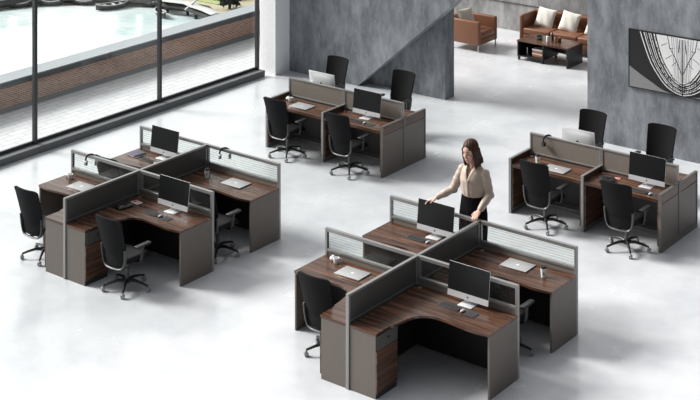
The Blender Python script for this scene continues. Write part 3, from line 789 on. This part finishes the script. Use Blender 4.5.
for i, (o_, (x, y), lab) in enumerate([(A_, (-1.16, -0.14), 'the front centre cluster'), (B_, (-1.26, -0.19), 'the window-side cluster'), (C_, (-1.00, -0.25), 'the desk by the diagonal wall')]):
    c = mug0 if i == 0 else copy_tree(mug0); c.location = (o_[0] + x, o_[1] + y, DT); c.rotation_euler = (0, 0, R(40)); tag(c, 'small white mug beside a lidded pot on ' + lab, 'mug', 'white mugs')
    c = rl0 if i == 0 else copy_tree(rl0); c.location = (o_[0] + x - 0.085, o_[1] + y + 0.035, DT); tag(c, 'small white lidded pot left of the mug on ' + lab, 'pot', 'white lidded pots')

# pouch with printed card, notebook with pen, phone case
def pouch(loc, rz, label, card, cardlabel):
    t = empty('black_pouch', loc, rz); tag(t, label, 'pouch')
    def top(u, v, s=1):
        x = (u - .5) * 2; y = (v - .5) * 2; k = max(0, (1 - abs(x) ** 4) * (1 - abs(y) ** 4))
        return Vector((x * 0.085, y * 0.125, 0.018 + s * (0.024 + 0.006 * math.sin(9 * v)) * k ** 0.5 * (1 if s > 0 else 0.7)))
    MB().grid(lambda u, v: top(u, v, 1), 16, 20).grid(lambda u, v: top(u, v, -0.7), 16, 20).build('pouch_body', 'plastic', t, True, 80)
    MB().tube([(-0.06, -0.02, 0.044), (-0.03, 0.05, 0.047), (0.03, 0.06, 0.047), (0.06, -0.01, 0.044)], 0.006, 8).build('strap', 'keys', t, True)
pouch((B_[0] + 0.19, B_[1] - 0.49, DT), R(-12), 'black folded pouch on the window-side front right desk', None, None)
pouch((D_[0] + 0.27, D_[1] - 0.36, DT), R(-60), 'black folded pouch behind the chair back by the artwork wall', None, None)
t = empty('printed_card', (B_[0] + 0.21, B_[1] - 0.265, DT), R(-10)); tag(t, 'small white card with red print lying beside the black pouch', 'card')
MB().box(-0.075, 0.075, -0.05, 0.05, 0, 0.006, 0.001).build('card_body', 'print_white', t)
MB().box(-0.06, -0.01, -0.03, 0.035, 0.0062, 0.0072).box(0.015, 0.05, -0.01, 0.035, 0.0062, 0.0072).box(0.01, 0.06, -0.035, -0.02, 0.0062, 0.0072).build('red_print', 'red', t)
t = empty('pink_phone', (D_[0] + 0.33, D_[1] - 0.215, DT), R(-70)); tag(t, 'pale pink phone beside the black pouch by the artwork wall', 'phone')
MB().box(-0.04, 0.04, -0.08, 0.08, 0, 0.010, 0.004).build('phone_case', 'pink', t, True, 30)
MB().ell((-0.02, 0.055, 0.010), (0.009, 0.009, 0.002), n=10).build('lens', 'logo_dark', t, True)
t = empty('notebook', (B_[0] - 1.27, B_[1] + 1.17, DT), R(-8)); tag(t, 'muted violet notebook with pale page edges on the back left window-side desk', 'notebook')
MB().box(-0.09, 0.085, -0.115, 0.115, 0.003, 0.017).build('pages', 'print_white', t)
MB().box(-0.088, 0.090, -0.12, 0.12, 0.017, 0.020, 0.001).box(-0.088, 0.090, -0.12, 0.12, 0.0, 0.003, 0.001).build('cover', 'purple', t)
t = empty('smartphone', (B_[0] - 1.13, B_[1] + 1.10, DT), R(-12)); tag(t, 'slim black phone lying between notebook and keyboard', 'phone')
MB().box(-0.028, 0.028, -0.075, 0.075, 0, 0.008, 0.003).build('phone_body', 'plastic', t, True, 30)
MB().box(-0.025, 0.025, -0.07, 0.07, 0.008, 0.0085).build('phone_screen', 'screen', t)

# headphones hung over the screens: band arches over the top rail, one cup each side
def headphones(loc, rz, label, white=True, yspan=0.075, lean=0.0):
    t = empty('headphones', loc, rz); tag(t, label, 'headphones', 'headphones hung over the screens')
    pts = []
    for i in range(17):
        a = math.pi * (i / 16) * 1.1 - math.pi * 0.05
        pts.append((0.0, 0.080 * math.cos(a), -0.075 + 0.082 * math.sin(a)))
    MB().tube(pts, (0.0055, 0.013), 8, ref=(1, 0, 0)).build('headband', 'plastic', t, True)
    for s2, p in ((1, pts[0]), (-1, pts[-1])):
        x, y, z = p; ys = y
        c = MB().cyl((x, ys - 0.012 * s2, z - 0.035), (x, ys + 0.016 * s2, z - 0.035), 0.040, 0.034, 20).build('ear_cup', 'silver' if white else 'plastic', t, True, 40)
        MB().cyl((x, ys - 0.026 * s2, z - 0.035), (x, ys - 0.012 * s2, z - 0.035), 0.034, n=20).build('ear_pad', 'plastic', c, True, 40)
        MB().tube([(x, y, z + 0.01), (x, ys + 0.004 * s2, z - 0.02)], 0.006, 8).build('yoke', 'plastic', t, True)
    return t
headphones((B_[0] - 1.02, B_[1] + 0.0, H + 0.0045), R(-50), 'black and silver headphones hung on the front left glass screen, window-side', True)
headphones((B_[0] + 0.36, B_[1] + D2, H + 0.0045), R(-50), 'black and silver headphones hung on the back right glass screen, window-side', True)
headphones((D_[0] - 0.93, D_[1], 1.08 + 0.0045), R(-28), 'black headset hung on the taupe partition by the artwork wall', False)

# ================================================================== LOUNGE
def cushion(name, loc, rot, s, m, label, grp=None, t=0.13):
    def f(u, v, sg):
        x = (u - .5) * 2; y = (v - .5) * 2
        k = max(0.0, (1 - abs(x) ** 2.6) * (1 - abs(y) ** 2.6)) ** 0.55
        e = 1 - 0.07 * (1 - abs(x) ** 2) * (abs(y) ** 3); e2 = 1 - 0.07 * (1 - abs(y) ** 2) * (abs(x) ** 3)
        return Vector((x * s / 2 * e2, y * s / 2 * e, sg * t / 2 * k + 0.004 * math.sin(7 * x + 3 * y) * k))
    r_ = empty(name, loc); r_.rotation_euler = rot; tag(r_, label, 'cushion', grp)
    MB().grid(lambda u, v: f(u, v, 1), 18, 18).grid(lambda u, v: f(u, v, -1), 18, 18).build('cushion_cover', m, r_, True, 80)
    pp_ = []
    for k in range(4):
        for i in range(8):
            q = i / 8; u, v = [(q, 0), (1, q), (1 - q, 1), (0, 1 - q)][k]; pp_.append(f(u, v, 1))
    MB().tube(pp_, 0.005, 6, closed=True).build('piping', m, r_, True)
    return r_
# armchair faces +X
t = empty('leather_armchair', (-7.05, 12.19, 0)); tag(t, 'tan leather armchair with a sand cushion beside the dark pillar edge', 'armchair')
x0, x1, y0, y1 = -0.43, 0.42, -0.37, 0.40
MB().box(x0 + 0.02, x1 - 0.01, y0 + 0.03, y1 - 0.03, 0.15, 0.27, 0.015).build('seat_base', 'leather', t, True, 30)
MB().box(x0 + 0.12, x1, y0 + 0.10, y1 - 0.10, 0.27, 0.42, 0.04, 4).build('seat_cushion', 'leather', t, True, 50)
for a, b2 in ((y0, y0 + 0.10), (y1 - 0.10, y1)):
    am = MB().box(x0, x1, a, b2, 0.15, 0.66, 0.03, 4).build('arm', 'leather', t, True, 50)
MB().box(x0, x0 + 0.13, y0 + 0.08, y1 - 0.08, 0.15, 0.68, 0.035, 4).build('backrest', 'leather', t, True, 50)
for x in (x0 + 0.04, x1 - 0.03):
    for y in (y0 + 0.04, y1 - 0.04): MB().box(x - 0.012, x + 0.012, y - 0.012, y + 0.012, 0, 0.15, 0.002).build('leg', 'chrome', t)
cushion('sand_cushion', (-7.12, 12.10, 0.635), (R(64), R(0), R(76)), 0.44, 'cushion_tan', 'sand coloured cushion leaning in the tan armchair')
# sofa faces -Y
SX, SY = -5.13, 13.25
t = empty('leather_sofa', (SX, SY, 0)); tag(t, 'tan leather three-seat sofa with pale cushions behind the coffee table', 'sofa')
x0, x1, y0, y1 = -1.09, 1.09, -0.43, 0.38
MB().box(x0 + 0.02, x1 - 0.02, y0 + 0.01, y1, 0.14, 0.29, 0.015).build('seat_base', 'leather', t, True, 30)
for k in range(3):
    xa = x0 + 0.09 + k * 0.667
    MB().box(xa + 0.004, xa + 0.663, y0, y1 - 0.2, 0.29, 0.43, 0.035, 4).build('seat_cushion', 'leather', t, True, 50)
    MB().box(xa + 0.004, xa + 0.663, y1 - 0.24, y1 - 0.09, 0.40, 0.74, 0.04, 4).build('back_cushion', 'leather', t, True, 50)
for a, b2 in ((x0, x0 + 0.09), (x1 - 0.09, x1)): MB().box(a, b2, y0, y1, 0.14, 0.70, 0.03, 4).build('arm', 'leather', t, True, 50)
MB().box(x0 + 0.05, x1 - 0.05, y1 - 0.10, y1, 0.14, 0.72, 0.03, 4).build('backrest', 'leather', t, True, 50)
for x in (x0 + 0.06, 0, x1 - 0.06):
    for y in (y0 + 0.05, y1 - 0.05): MB().box(x - 0.015, x + 0.015, y - 0.015, y + 0.015, 0, 0.14, 0.002).build('leg', 'chrome', t)
g = 'cream cushions on the leather sofa'
cushion('cream_cushion', (SX - 0.66, SY - 0.02, 0.62), (R(62), R(6), R(4)), 0.43, 'cushion', 'cream cushion on the sofa, leftmost of the row', g)
cushion('cream_cushion', (SX - 0.06, SY - 0.02, 0.62), (R(62), R(8), R(4)), 0.43, 'cushion', 'cream cushion on the sofa, second from the left', g)
cushion('cream_cushion', (SX + 0.58, SY - 0.02, 0.62), (R(62), R(6), R(4)), 0.43, 'cushion', 'cream cushion on the sofa, just cut off by the grey wall edge', g)
# coffee table
t = empty('coffee_table', (-5.10, 12.22, 0)); tag(t, 'low black coffee table with walnut top in front of the sofa', 'coffee table')
MB().box(-0.62, 0.60, -0.34, 0.33, 0.395, 0.42, 0.003).build('table_top', 'wood', t)
MB().box(-0.61, -0.585, -0.33, 0.32, 0.08, 0.394, 0.002).box(-0.61, 0.02, -0.33, 0.32, 0.08, 0.105, 0.002).box(-0.005, 0.02, -0.33, 0.32, 0.105, 0.394, 0.002).box(-0.585, -0.005, 0.295, 0.32, 0.105, 0.394).build('shelf_box', 'plastic', t)
MB().box(0.565, 0.595, -0.33, 0.32, 0.0, 0.394, 0.002).build('side_panel', 'plastic', t)
MB().box(0.02, 0.565, 0.27, 0.295, 0.12, 0.394, 0.002).build('rear_panel', 'wood_v', t)
for x in (-0.58, -0.02):
    for y in (-0.30, 0.28): MB().box(x - 0.02, x + 0.02, y - 0.02, y + 0.02, 0, 0.08).build('leg', 'plastic', t)
TX, TY = -5.10, 12.22
# things on and in it
t = empty('succulent_bowl', (TX - 0.27, TY + 0.02, 0.4205)); tag(t, 'small dark green succulent in a low dish on the coffee table', 'plant')
MB().cyl((0, 0, 0), (0, 0, 0.03), 0.05, 0.075, 20).build('dish', 'kb', t, True, 50)
lf = MB()
for i in range(22):
    a = i * 2.4; r_ = 0.012 + 0.0028 * i
    lf.ell((0.05, 0, 0), (0.034, 0.014, 0.008), mtx=Matrix.Translation((math.cos(a) * r_ * 0.3, math.sin(a) * r_ * 0.3, 0.035)) @ Matrix.Rotation(a, 4, 'Z') @ Matrix.Rotation(R(-65 + i * 2.3), 4, 'Y') @ Matrix.Scale(0.8, 4), n=8)
lf.build('leaves', 'leaf', t, True)
def jar(nm, loc, r_, h_, m, lm, label, cat):
    t = empty(nm, loc); tag(t, label, cat)
    MB().cyl((0, 0, 0), (0, 0, h_ * 0.8), r_, r_, 20).cyl((0, 0, h_ * 0.8), (0, 0, h_ * 0.88), r_, r_ * 0.6, 20).build('jar_body', m, t, True, 50)
    MB().cyl((0, 0, h_ * 0.88), (0, 0, h_), r_ * 0.62, n=16).build('lid', lm, t, True, 50)
jar('glass_jar', (TX - 0.02, TY - 0.06, 0.4205), 0.038, 0.14, 'white', 'plastic', 'white jar with dark lid at the middle of the coffee table', 'jar')
jar('dark_bottle', (TX + 0.02, TY + 0.06, 0.4205), 0.025, 0.17, 'plastic', 'plastic', 'slim black bottle behind the white jar', 'bottle')
jar('amber_bottle', (TX + 0.14, TY - 0.02, 0.4205), 0.026, 0.13, 'orange', 'plastic', 'amber bottle right of the white jar', 'bottle')
jar('wooden_canister', (TX + 0.21, TY + 0.03, 0.4205), 0.034, 0.11, 'leather_seam', 'orange', 'brown canister at the right of the bottles', 'canister')
t = empty('storage_box', (TX - 0.17, TY - 0.16, 0.1055)); tag(t, 'orange wooden box with white band inside the coffee table', 'box')
MB().box(-0.12, 0.12, -0.09, 0.09, 0, 0.13, 0.006).build('box_body', 'orange', t)
MB().box(-0.124, 0.124, -0.094, 0.094, 0.13, 0.165, 0.004).build('lid', 'white', t)
MB().box(-0.122, 0.122, -0.093, 0.093, 0.05, 0.07).build('band', 'white', t)
t = empty('silver_candle', (TX - 0.45, TY - 0.18, 0.1055)); tag(t, 'slim silver candle holder inside the coffee table', 'candle holder')
MB().cyl((0, 0, 0), (0, 0, 0.006), 0.03, n=16).cyl((0, 0, 0.006), (0, 0, 0.13), 0.012, n=12).build('holder', 'silver', t, True, 50)
MB().cyl((0, 0, 0.13), (0, 0, 0.15), 0.008, n=10).build('candle', 'white', t, True, 50)

# ================================================================== ARTWORK
# flat print, x from -1.228 to 0.742, z 1.09 to 2.07; mirrored fan of beams about its middle
AW, AH = 1.97, 0.985
art = empty('wall_art', (-1.228, 8.188, 1.088)); tag(art, 'large black and white print of radiating curved beams on grey concrete wall', 'artwork')
MB().box(0, AW, -0.03, 0, 0, AH, 0.002).build('canvas', 'print_black', art)
def to_uv(px, py):     # crop coordinates (0..400) of the picture -> metres on the canvas
    X = 630 + px / 5.71; Y = 30 + py / 5.71
    return ((X - 629) * 0.0184, AH - ((Y - 29.5) - 0.165 * (X - 629)) * 0.01735)
wm = MB(); bm_ = MB(); gm = MB()
MID = to_uv(300, 0)[0]
def poly(mb, pts, y):
    pts = [(min(max(x, 0.005), AW - 0.005), min(max(z, 0.005), AH - 0.005)) for x, z in pts]
    for mir in (0, 1):
        q = [((2 * MID - x if mir else x), z) for x, z in pts]
        q = [(min(max(x, 0.005), AW - 0.005), z) for x, z in q]
        try: mb.bm.faces.new([mb.bm.verts.new((x, y, z)) for x, z in q])
        except Exception: pass
def stroke(mb, P, w0, w1, y):
    P = [Vector(p) for p in smooth_path([to_uv(*p) for p in P], 6)]
    for i in range(len(P) - 1):
        d = (P[i + 1] - P[i]);
        if d.length < 1e-6: continue
        n = Vector((-d.y, d.x)).normalized(); a = w0 + (w1 - w0) * i / len(P); b2 = w0 + (w1 - w0) * (i + 1) / len(P)
        poly(mb, [tuple(P[i] + n * a / 2), tuple(P[i] - n * a / 2), tuple(P[i + 1] - n * b2 / 2), tuple(P[i + 1] + n * b2 / 2)], y)
edge = [(55, 8), (80, 85), (115, 180), (155, 250), (200, 312), (250, 350), (300, 372)]
eu = smooth_path([to_uv(*p) for p in edge], 4)
poly(wm, eu + [(MID, eu[-1][1]), (MID, AH - 0.01), (eu[0][0], AH - 0.01)], -0.0312)
for off, w_ in ((9, .010), (16, .018), (30, .012), (42, .022), (56, .012), (70, .024), (88, .014)):
    k = 1.0
    stroke(bm_, [(x + off * (1 - i * 0.10), y - off * 0.10 * i) for i, (x, y) in enumerate(edge)], w_ * 1.7, w_ * 0.7, -0.0322)
for a, b2 in (((215, 30), (228, 100)), ((228, 100), (262, 165)), ((285, 60), (278, 130)), ((262, 165), (296, 250))): stroke(bm_, [a, b2], 0.012, 0.012, -0.0322)
for a, b2 in (((180, 90), (215, 78)), ((205, 165), (240, 145)), ((240, 205), (268, 180)), ((225, 105), (250, 108))): stroke(bm_, [a, b2], 0.008, 0.008, -0.0322)
for x in (308, 316, 328, 336, 350, 362): stroke(bm_, [(x, 60), (x - (x - 300) * 0.35, 300)], 0.006, 0.004, -0.0322)
stroke(bm_, [(300, 60), (299, 372)], 0.014, 0.010, -0.0324)
rr_ = random.Random(3)
for i in range(120):
    k = rr_.uniform(0.05, 0.98) * (len(edge) - 1); j = int(k); f = k - j; off = rr_.uniform(8, 95)
    x = edge[j][0] * (1 - f) + edge[j + 1][0] * f + off * (1 - k * 0.10); y = edge[j][1] * (1 - f) + edge[j + 1][1] * f - off * 0.10 * k
    dx = edge[j + 1][0] - edge[j][0]; dy = edge[j + 1][1] - edge[j][1]; L_ = rr_.uniform(0.05, 0.16)
    if x + dx * L_ < 298: stroke(bm_, [(x, y), (x + dx * L_, y + dy * L_)], rr_.uniform(.008, .02), .006, -0.0326)
poly(gm, smooth_path([to_uv(*p) for p in [(-5, 203), (60, 252), (130, 300), (200, 345), (300, 378)]], 4) + [(MID, 0.0), (0.0, 0.0)], -0.0312)
wm.build('white_print', 'print_white', art); bm_.build('black_print', 'print_black', art); gm.build('grey_print', 'print_grey', art)
fr = MB(); fr.box(-0.012, AW + 0.012, -0.034, 0, -0.012, 0).box(-0.012, AW + 0.012, -0.034, 0, AH, AH + 0.012).box(-0.012, 0, -0.034, 0, 0, AH).box(AW, AW + 0.012, -0.034, 0, 0, AH)
fr.build('picture_frame', 'plastic', art)

# ================================================================== THE WOMAN
ROOT = Vector((-0.25, 1.66, 0.0))
V = Vector
HC = V((0.0, -0.075, 1.765))                      # head centre
HM = Matrix.Translation(HC) @ Matrix.Rotation(R(-6), 4, 'Z') @ Matrix.Rotation(R(17), 4, 'X')
def head_shapes(b):
    b.ell((0, 0.012, 0.035), (0.084, 0.103, 0.100), HM, 24)
    b.ell((0, -0.030, -0.035), (0.064, 0.070, 0.086), HM, 20)
    b.ell((0, -0.062, -0.095), (0.034, 0.034, 0.028), HM, 14)
    b.tube([(0, -0.093, 0.018), (0, -0.104, -0.008), (0, -0.113, -0.030)], [0.009, 0.011, 0.014], 10, mtx=HM)
    b.ell((0, -0.094, -0.062), (0.025, 0.014, 0.013), HM, 12)
    for s2 in (-1, 1):
        b.ell((s2 * 0.082, 0.012, -0.005), (0.011, 0.020, 0.032), HM, 12)
        b.ell((s2 * 0.036, -0.062, -0.022), (0.030, 0.030, 0.028), HM, 12)
body = MB(); head_shapes(body)
body.tube([(0, 0.015, 1.50), (0, -0.005, 1.60), (0, -0.035, 1.70)], [(0.062, 0.060), (0.051, 0.052), (0.052, 0.056)], 16, ref=(1, 0, 0))
torso = [(0.0, 0.955, 0.175, 0.115), (0.0, 1.05, 0.170, 0.112), (0.0, 1.17, 0.140, 0.096), (0.005, 1.28, 0.142, 0.100), (0.0, 1.40, 0.160, 0.112), (0.01, 1.49, 0.145, 0.090), (0.012, 1.53, 0.085, 0.06)]
body.tube([(0, y, z) for y, z, a, c in torso], [(a, c) for y, z, a, c in torso], 24, ref=(1, 0, 0))
# arms: shoulder, elbow, wrist  (her right hand to the monitor, her left hand to the screen post)
RA = [V((-0.165, 0.01, 1.50)), V((-0.270, -0.045, 1.245)), V((-0.425, -0.205, 1.140))]
LA = [V((0.165, 0.01, 1.50)), V((0.232, 0.01, 1.255)), V((0.180, -0.150, 1.095))]
def arm(b, J, r0, r1, r2):
    mid1 = J[0].lerp(J[1], 0.5); mid2 = J[1].lerp(J[2], 0.35)
    b.tube([J[0], mid1, J[1], mid2, J[2]], [r0, (r0 + r1) / 2, r1, r1 * 0.98, r2], 14)
    b.ell(J[0], (r0 * 1.12,) * 3); b.ell(J[1], (r1 * 1.02,) * 3)
arm(body, RA, 0.052, 0.042, 0.026); arm(body, LA, 0.052, 0.042, 0.026)
def hand(b, wrist, fwd, down, side, curl):
    """palm and five fingers; fwd along the hand, down towards what it rests on, side towards the thumb"""
    fwd = fwd.normalized(); side = (side - fwd * side.dot(fwd)).normalized(); nrm_ = fwd.cross(side)
    if nrm_.dot(down) < 0: nrm_ = -nrm_
    P = lambda f, s_, n_: wrist + fwd * f + side * s_ + nrm_ * n_
    b.tube([P(-0.02, 0, 0), P(0.02, 0, 0), P(0.055, 0.0, 0), P(0.088, -0.002, 0)], [(0.026, 0.019), (0.034, 0.016), (0.042, 0.0145), (0.040, 0.012)], 12, ref=side)
    for i, (s_, L_) in enumerate(((0.029, 0.072), (0.010, 0.082), (-0.010, 0.076), (-0.029, 0.060))):
        sp = s_ * 0.25
        b.tube([P(0.070, s_, 0), P(0.088 + L_ * 0.30, s_ + sp * 0.3, -0.002 + curl * 0.006), P(0.088 + L_ * 0.68, s_ + sp * 0.6, curl * 0.022), P(0.088 + L_ * 0.88, s_ + sp * 0.8, curl * 0.044)],
               [0.0100, 0.0095, 0.0086, 0.0070], 8)
    b.tube([P(0.012, 0.024, 0.004), P(0.040, 0.050, 0.012), P(0.066, 0.062, 0.020), P(0.085, 0.064, 0.028)], [0.0135, 0.012, 0.0100, 0.0080], 8)
hand(body, RA[2], V((-0.62, -0.42, -0.24)), V((0, -0.3, -1)), V((0.35, -0.9, 0)), 0.75)
hand(body, LA[2], V((0.05, -0.90, -0.30)), V((0, -0.2, -1)), V((-1, -0.2, 0)), 0.75)
# legs under the trousers, feet
for s2 in (-1, 1):
    body.tube([(s2 * 0.090, 0, 1.00), (s2 * 0.095, -0.005, 0.80), (s2 * 0.095, -0.01, 0.54), (s2 * 0.098, 0.015, 0.36), (s2 * 0.10, 0.02, 0.12), (s2 * 0.10, 0.02, 0.06)],
              [(0.085, 0.09), (0.082, 0.086), (0.056, 0.058), (0.052, 0.056), (0.034, 0.036), (0.034, 0.04)], 14, ref=(1, 0, 0))
    body.tube([(s2 * 0.10, 0.05, 0.045), (s2 * 0.105, -0.04, 0.045), (s2 * 0.11, -0.13, 0.035)], [(0.032, 0.036), (0.036, 0.030), (0.030, 0.018)], 12, ref=(1, 0, 0))
wmn = remeshed(body, 'person', 'skin', 0.0062, smooth_it=2)
wmn.location = ROOT; wmn.scale = (1.06, 1.06, 1.075)
tag(wmn, 'standing woman in beige blouse and black trousers touching the monitor and the screen post', 'person')
# blouse with long sleeves, open V neck
bl = MB()
bt = [(0.0, 1.205, 0.150, 0.112), (0.0, 1.235, 0.160, 0.120), (-0.002, 1.26, 0.168, 0.128), (0.0, 1.32, 0.170, 0.132), (-0.004, 1.40, 0.174, 0.138), (0.006, 1.49, 0.168, 0.110), (0.012, 1.545, 0.138, 0.086), (0.012, 1.585, 0.085, 0.074)]
bl.tube([(0, y, z) for y, z, a, c in bt], [(a, c) for y, z, a, c in bt], 28, ref=(1, 0, 0))
for J in (RA, LA):
    e = J[2].lerp(J[1], 0.06)
    bl.tube([J[0], J[0].lerp(J[1], 0.5), J[1], J[1].lerp(J[2], 0.5), e, J[2]], [0.060, 0.062, 0.054, 0.050, 0.037, 0.032], 16)
    bl.ell(J[0], (0.062, 0.062, 0.058)); bl.ell(J[1], (0.060,) * 3)
def vneck(b):
    kill = []
    for v in b.verts:
        p = v.co
        if p.y < 0.0 and p.z > 1.425 and abs(p.x - 0.0) < 0.006 + (p.z - 1.425) * 0.42: kill.append(v)
        elif p.z > 1.572: kill.append(v)
    bmesh.ops.delete(b, geom=kill, context='VERTS')
    for v in b.verts:            # soft drape folds
        p = v.co; f = math.sin(p.x * 95 + p.z * 7) * 0.0035 * max(0, min(1, (1.45 - p.z) / 0.2, (p.z - 1.21) / 0.06)) if abs(p.x) < 0.18 else math.sin(p.z * 75 + p.x * 30) * 0.0025
        v.co += v.normal * f
blo = remeshed(bl, 'blouse', 'blouse', 0.0075, wmn, 3, vneck); blo['label'] = 'beige satin blouse with open neck'
s3 = blo.modifiers.new('thickness', 'SOLIDIFY'); s3.thickness = 0.003; s3.offset = -1
# collar and placket
co = MB()
for s2 in (-1, 1):
    co.tube([(s2 * 0.008, -0.150, 1.42), (s2 * 0.030, -0.140, 1.475), (s2 * 0.058, -0.108, 1.54), (s2 * 0.075, -0.03, 1.592), (s2 * 0.050, 0.055, 1.605), (0, 0.082, 1.607)],
            [(0.010, 0.004), (0.016, 0.004), (0.020, 0.004), (0.020, 0.004), (0.018, 0.004), (0.018, 0.004)], 8)
co.build('collar', 'blouse', wmn, True)
MB().tube([(0.0, -0.150, 1.42), (0.0, -0.143, 1.35), (0.0, -0.139, 1.28), (0.0, -0.128, 1.23)], (0.012, 0.003), 8, ref=(1, 0, 0)).build('placket', 'blouse', wmn, True)
tr = MB()
tr.tube([(0, 0, 0.93), (0, 0, 1.02), (0, 0.0, 1.12), (0, 0.0, 1.245)], [(0.182, 0.125), (0.190, 0.130), (0.176, 0.120), (0.156, 0.112)], 24, ref=(1, 0, 0))
for s2 in (-1, 1):
    tr.tube([(s2 * 0.088, 0, 1.0), (s2 * 0.097, -0.005, 0.80), (s2 * 0.100, -0.008, 0.54), (s2 * 0.104, 0.01, 0.30), (s2 * 0.106, 0.015, 0.09)],
            [(0.098, 0.118), (0.100, 0.108), (0.086, 0.088), (0.078, 0.082), (0.074, 0.080)], 18, ref=(1, 0, 0))
tro = remeshed(tr, 'trousers', 'trousers', 0.008, wmn, 3); tro['label'] = 'black high-waisted trousers'
for s2 in (-1, 1):
    MB().tube([(s2 * 0.10, 0.075, 0.032), (s2 * 0.102, 0.0, 0.034), (s2 * 0.108, -0.09, 0.030), (s2 * 0.112, -0.165, 0.020)], [(0.030, 0.030), (0.040, 0.034), (0.042, 0.029), (0.022, 0.016)], 12, ref=(1, 0, 0)).build('shoe', 'plastic', wmn, True)
# hair: centre-left parting, waves to the shoulders
hr = MB()
hr.ell((0, 0.028, 0.048), (0.096, 0.110, 0.104), HM, 28)
hr.ell((0, 0.070, -0.040), (0.080, 0.056, 0.110), HM, 20)
for s2 in (-1, 1):
    for k in range(4):
        ph = k * 1.3 + (s2 > 0); yy = -0.034 + 0.036 * k
        hr.tube([(s2 * 0.062, yy * 0.5 + 0.01, 0.095), (s2 * 0.088, yy * 0.9, 0.03), (s2 * (0.090 + 0.004 * math.sin(ph)), yy, -0.05), (s2 * (0.084 + 0.008 * math.cos(ph)), yy + 0.006, -0.10), (s2 * (0.090 - 0.008 * math.sin(ph)), yy + 0.0, -0.155), (s2 * (0.078 + 0.010 * math.cos(ph * 2)), yy - 0.006, -0.195)],
                [0.012, 0.018, 0.020, 0.022, 0.022, 0.011], 10, mtx=HM)
HI = HM.inverted()
def carve(b):
    kill = []
    for v in b.verts:
        p = HI @ v.co
        fx = 0.066 * max(0.0, min(1.0, (0.098 - p.z) / 0.075)) ** 0.6
        if p.y < -0.030 and abs(p.x + 0.0) < fx and p.z < 0.098 and p.z > -0.3: kill.append(v)
        a = math.sin(p.x * 150 + math.sin(p.z * 26) * 2.2 + p.y * 120) * 0.0018; v.co += v.normal * a
    bmesh.ops.delete(b, geom=kill, context='VERTS')
hair = remeshed(hr, 'hair', 'hair', 0.006, wmn, 2, carve); hair['label'] = 'wavy shoulder-length dark brown hair'
s3 = hair.modifiers.new('thickness', 'SOLIDIFY'); s3.thickness = 0.008; s3.offset = -1
# face details
for s2 in (-1, 1):
    MB().tube([(s2 * 0.050, -0.083, 0.044), (s2 * 0.034, -0.093, 0.049), (s2 * 0.017, -0.096, 0.044)], [0.0025, 0.0035, 0.003], 6, mtx=HM).build('eyebrow', 'hair', wmn, True)
    MB().tube([(s2 * 0.049, -0.081, 0.016), (s2 * 0.034, -0.0945, 0.011), (s2 * 0.019, -0.093, 0.015)], [0.0022, 0.004, 0.0022], 6, mtx=HM).build('eye', 'hair', wmn, True)
MB().tube([(-0.022, -0.098, -0.061), (-0.008, -0.108, -0.058), (0.008, -0.108, -0.058), (0.022, -0.098, -0.061)], [0.003, 0.0065, 0.0065, 0.003], 8, mtx=HM).build('lips', 'lips', wmn, True)
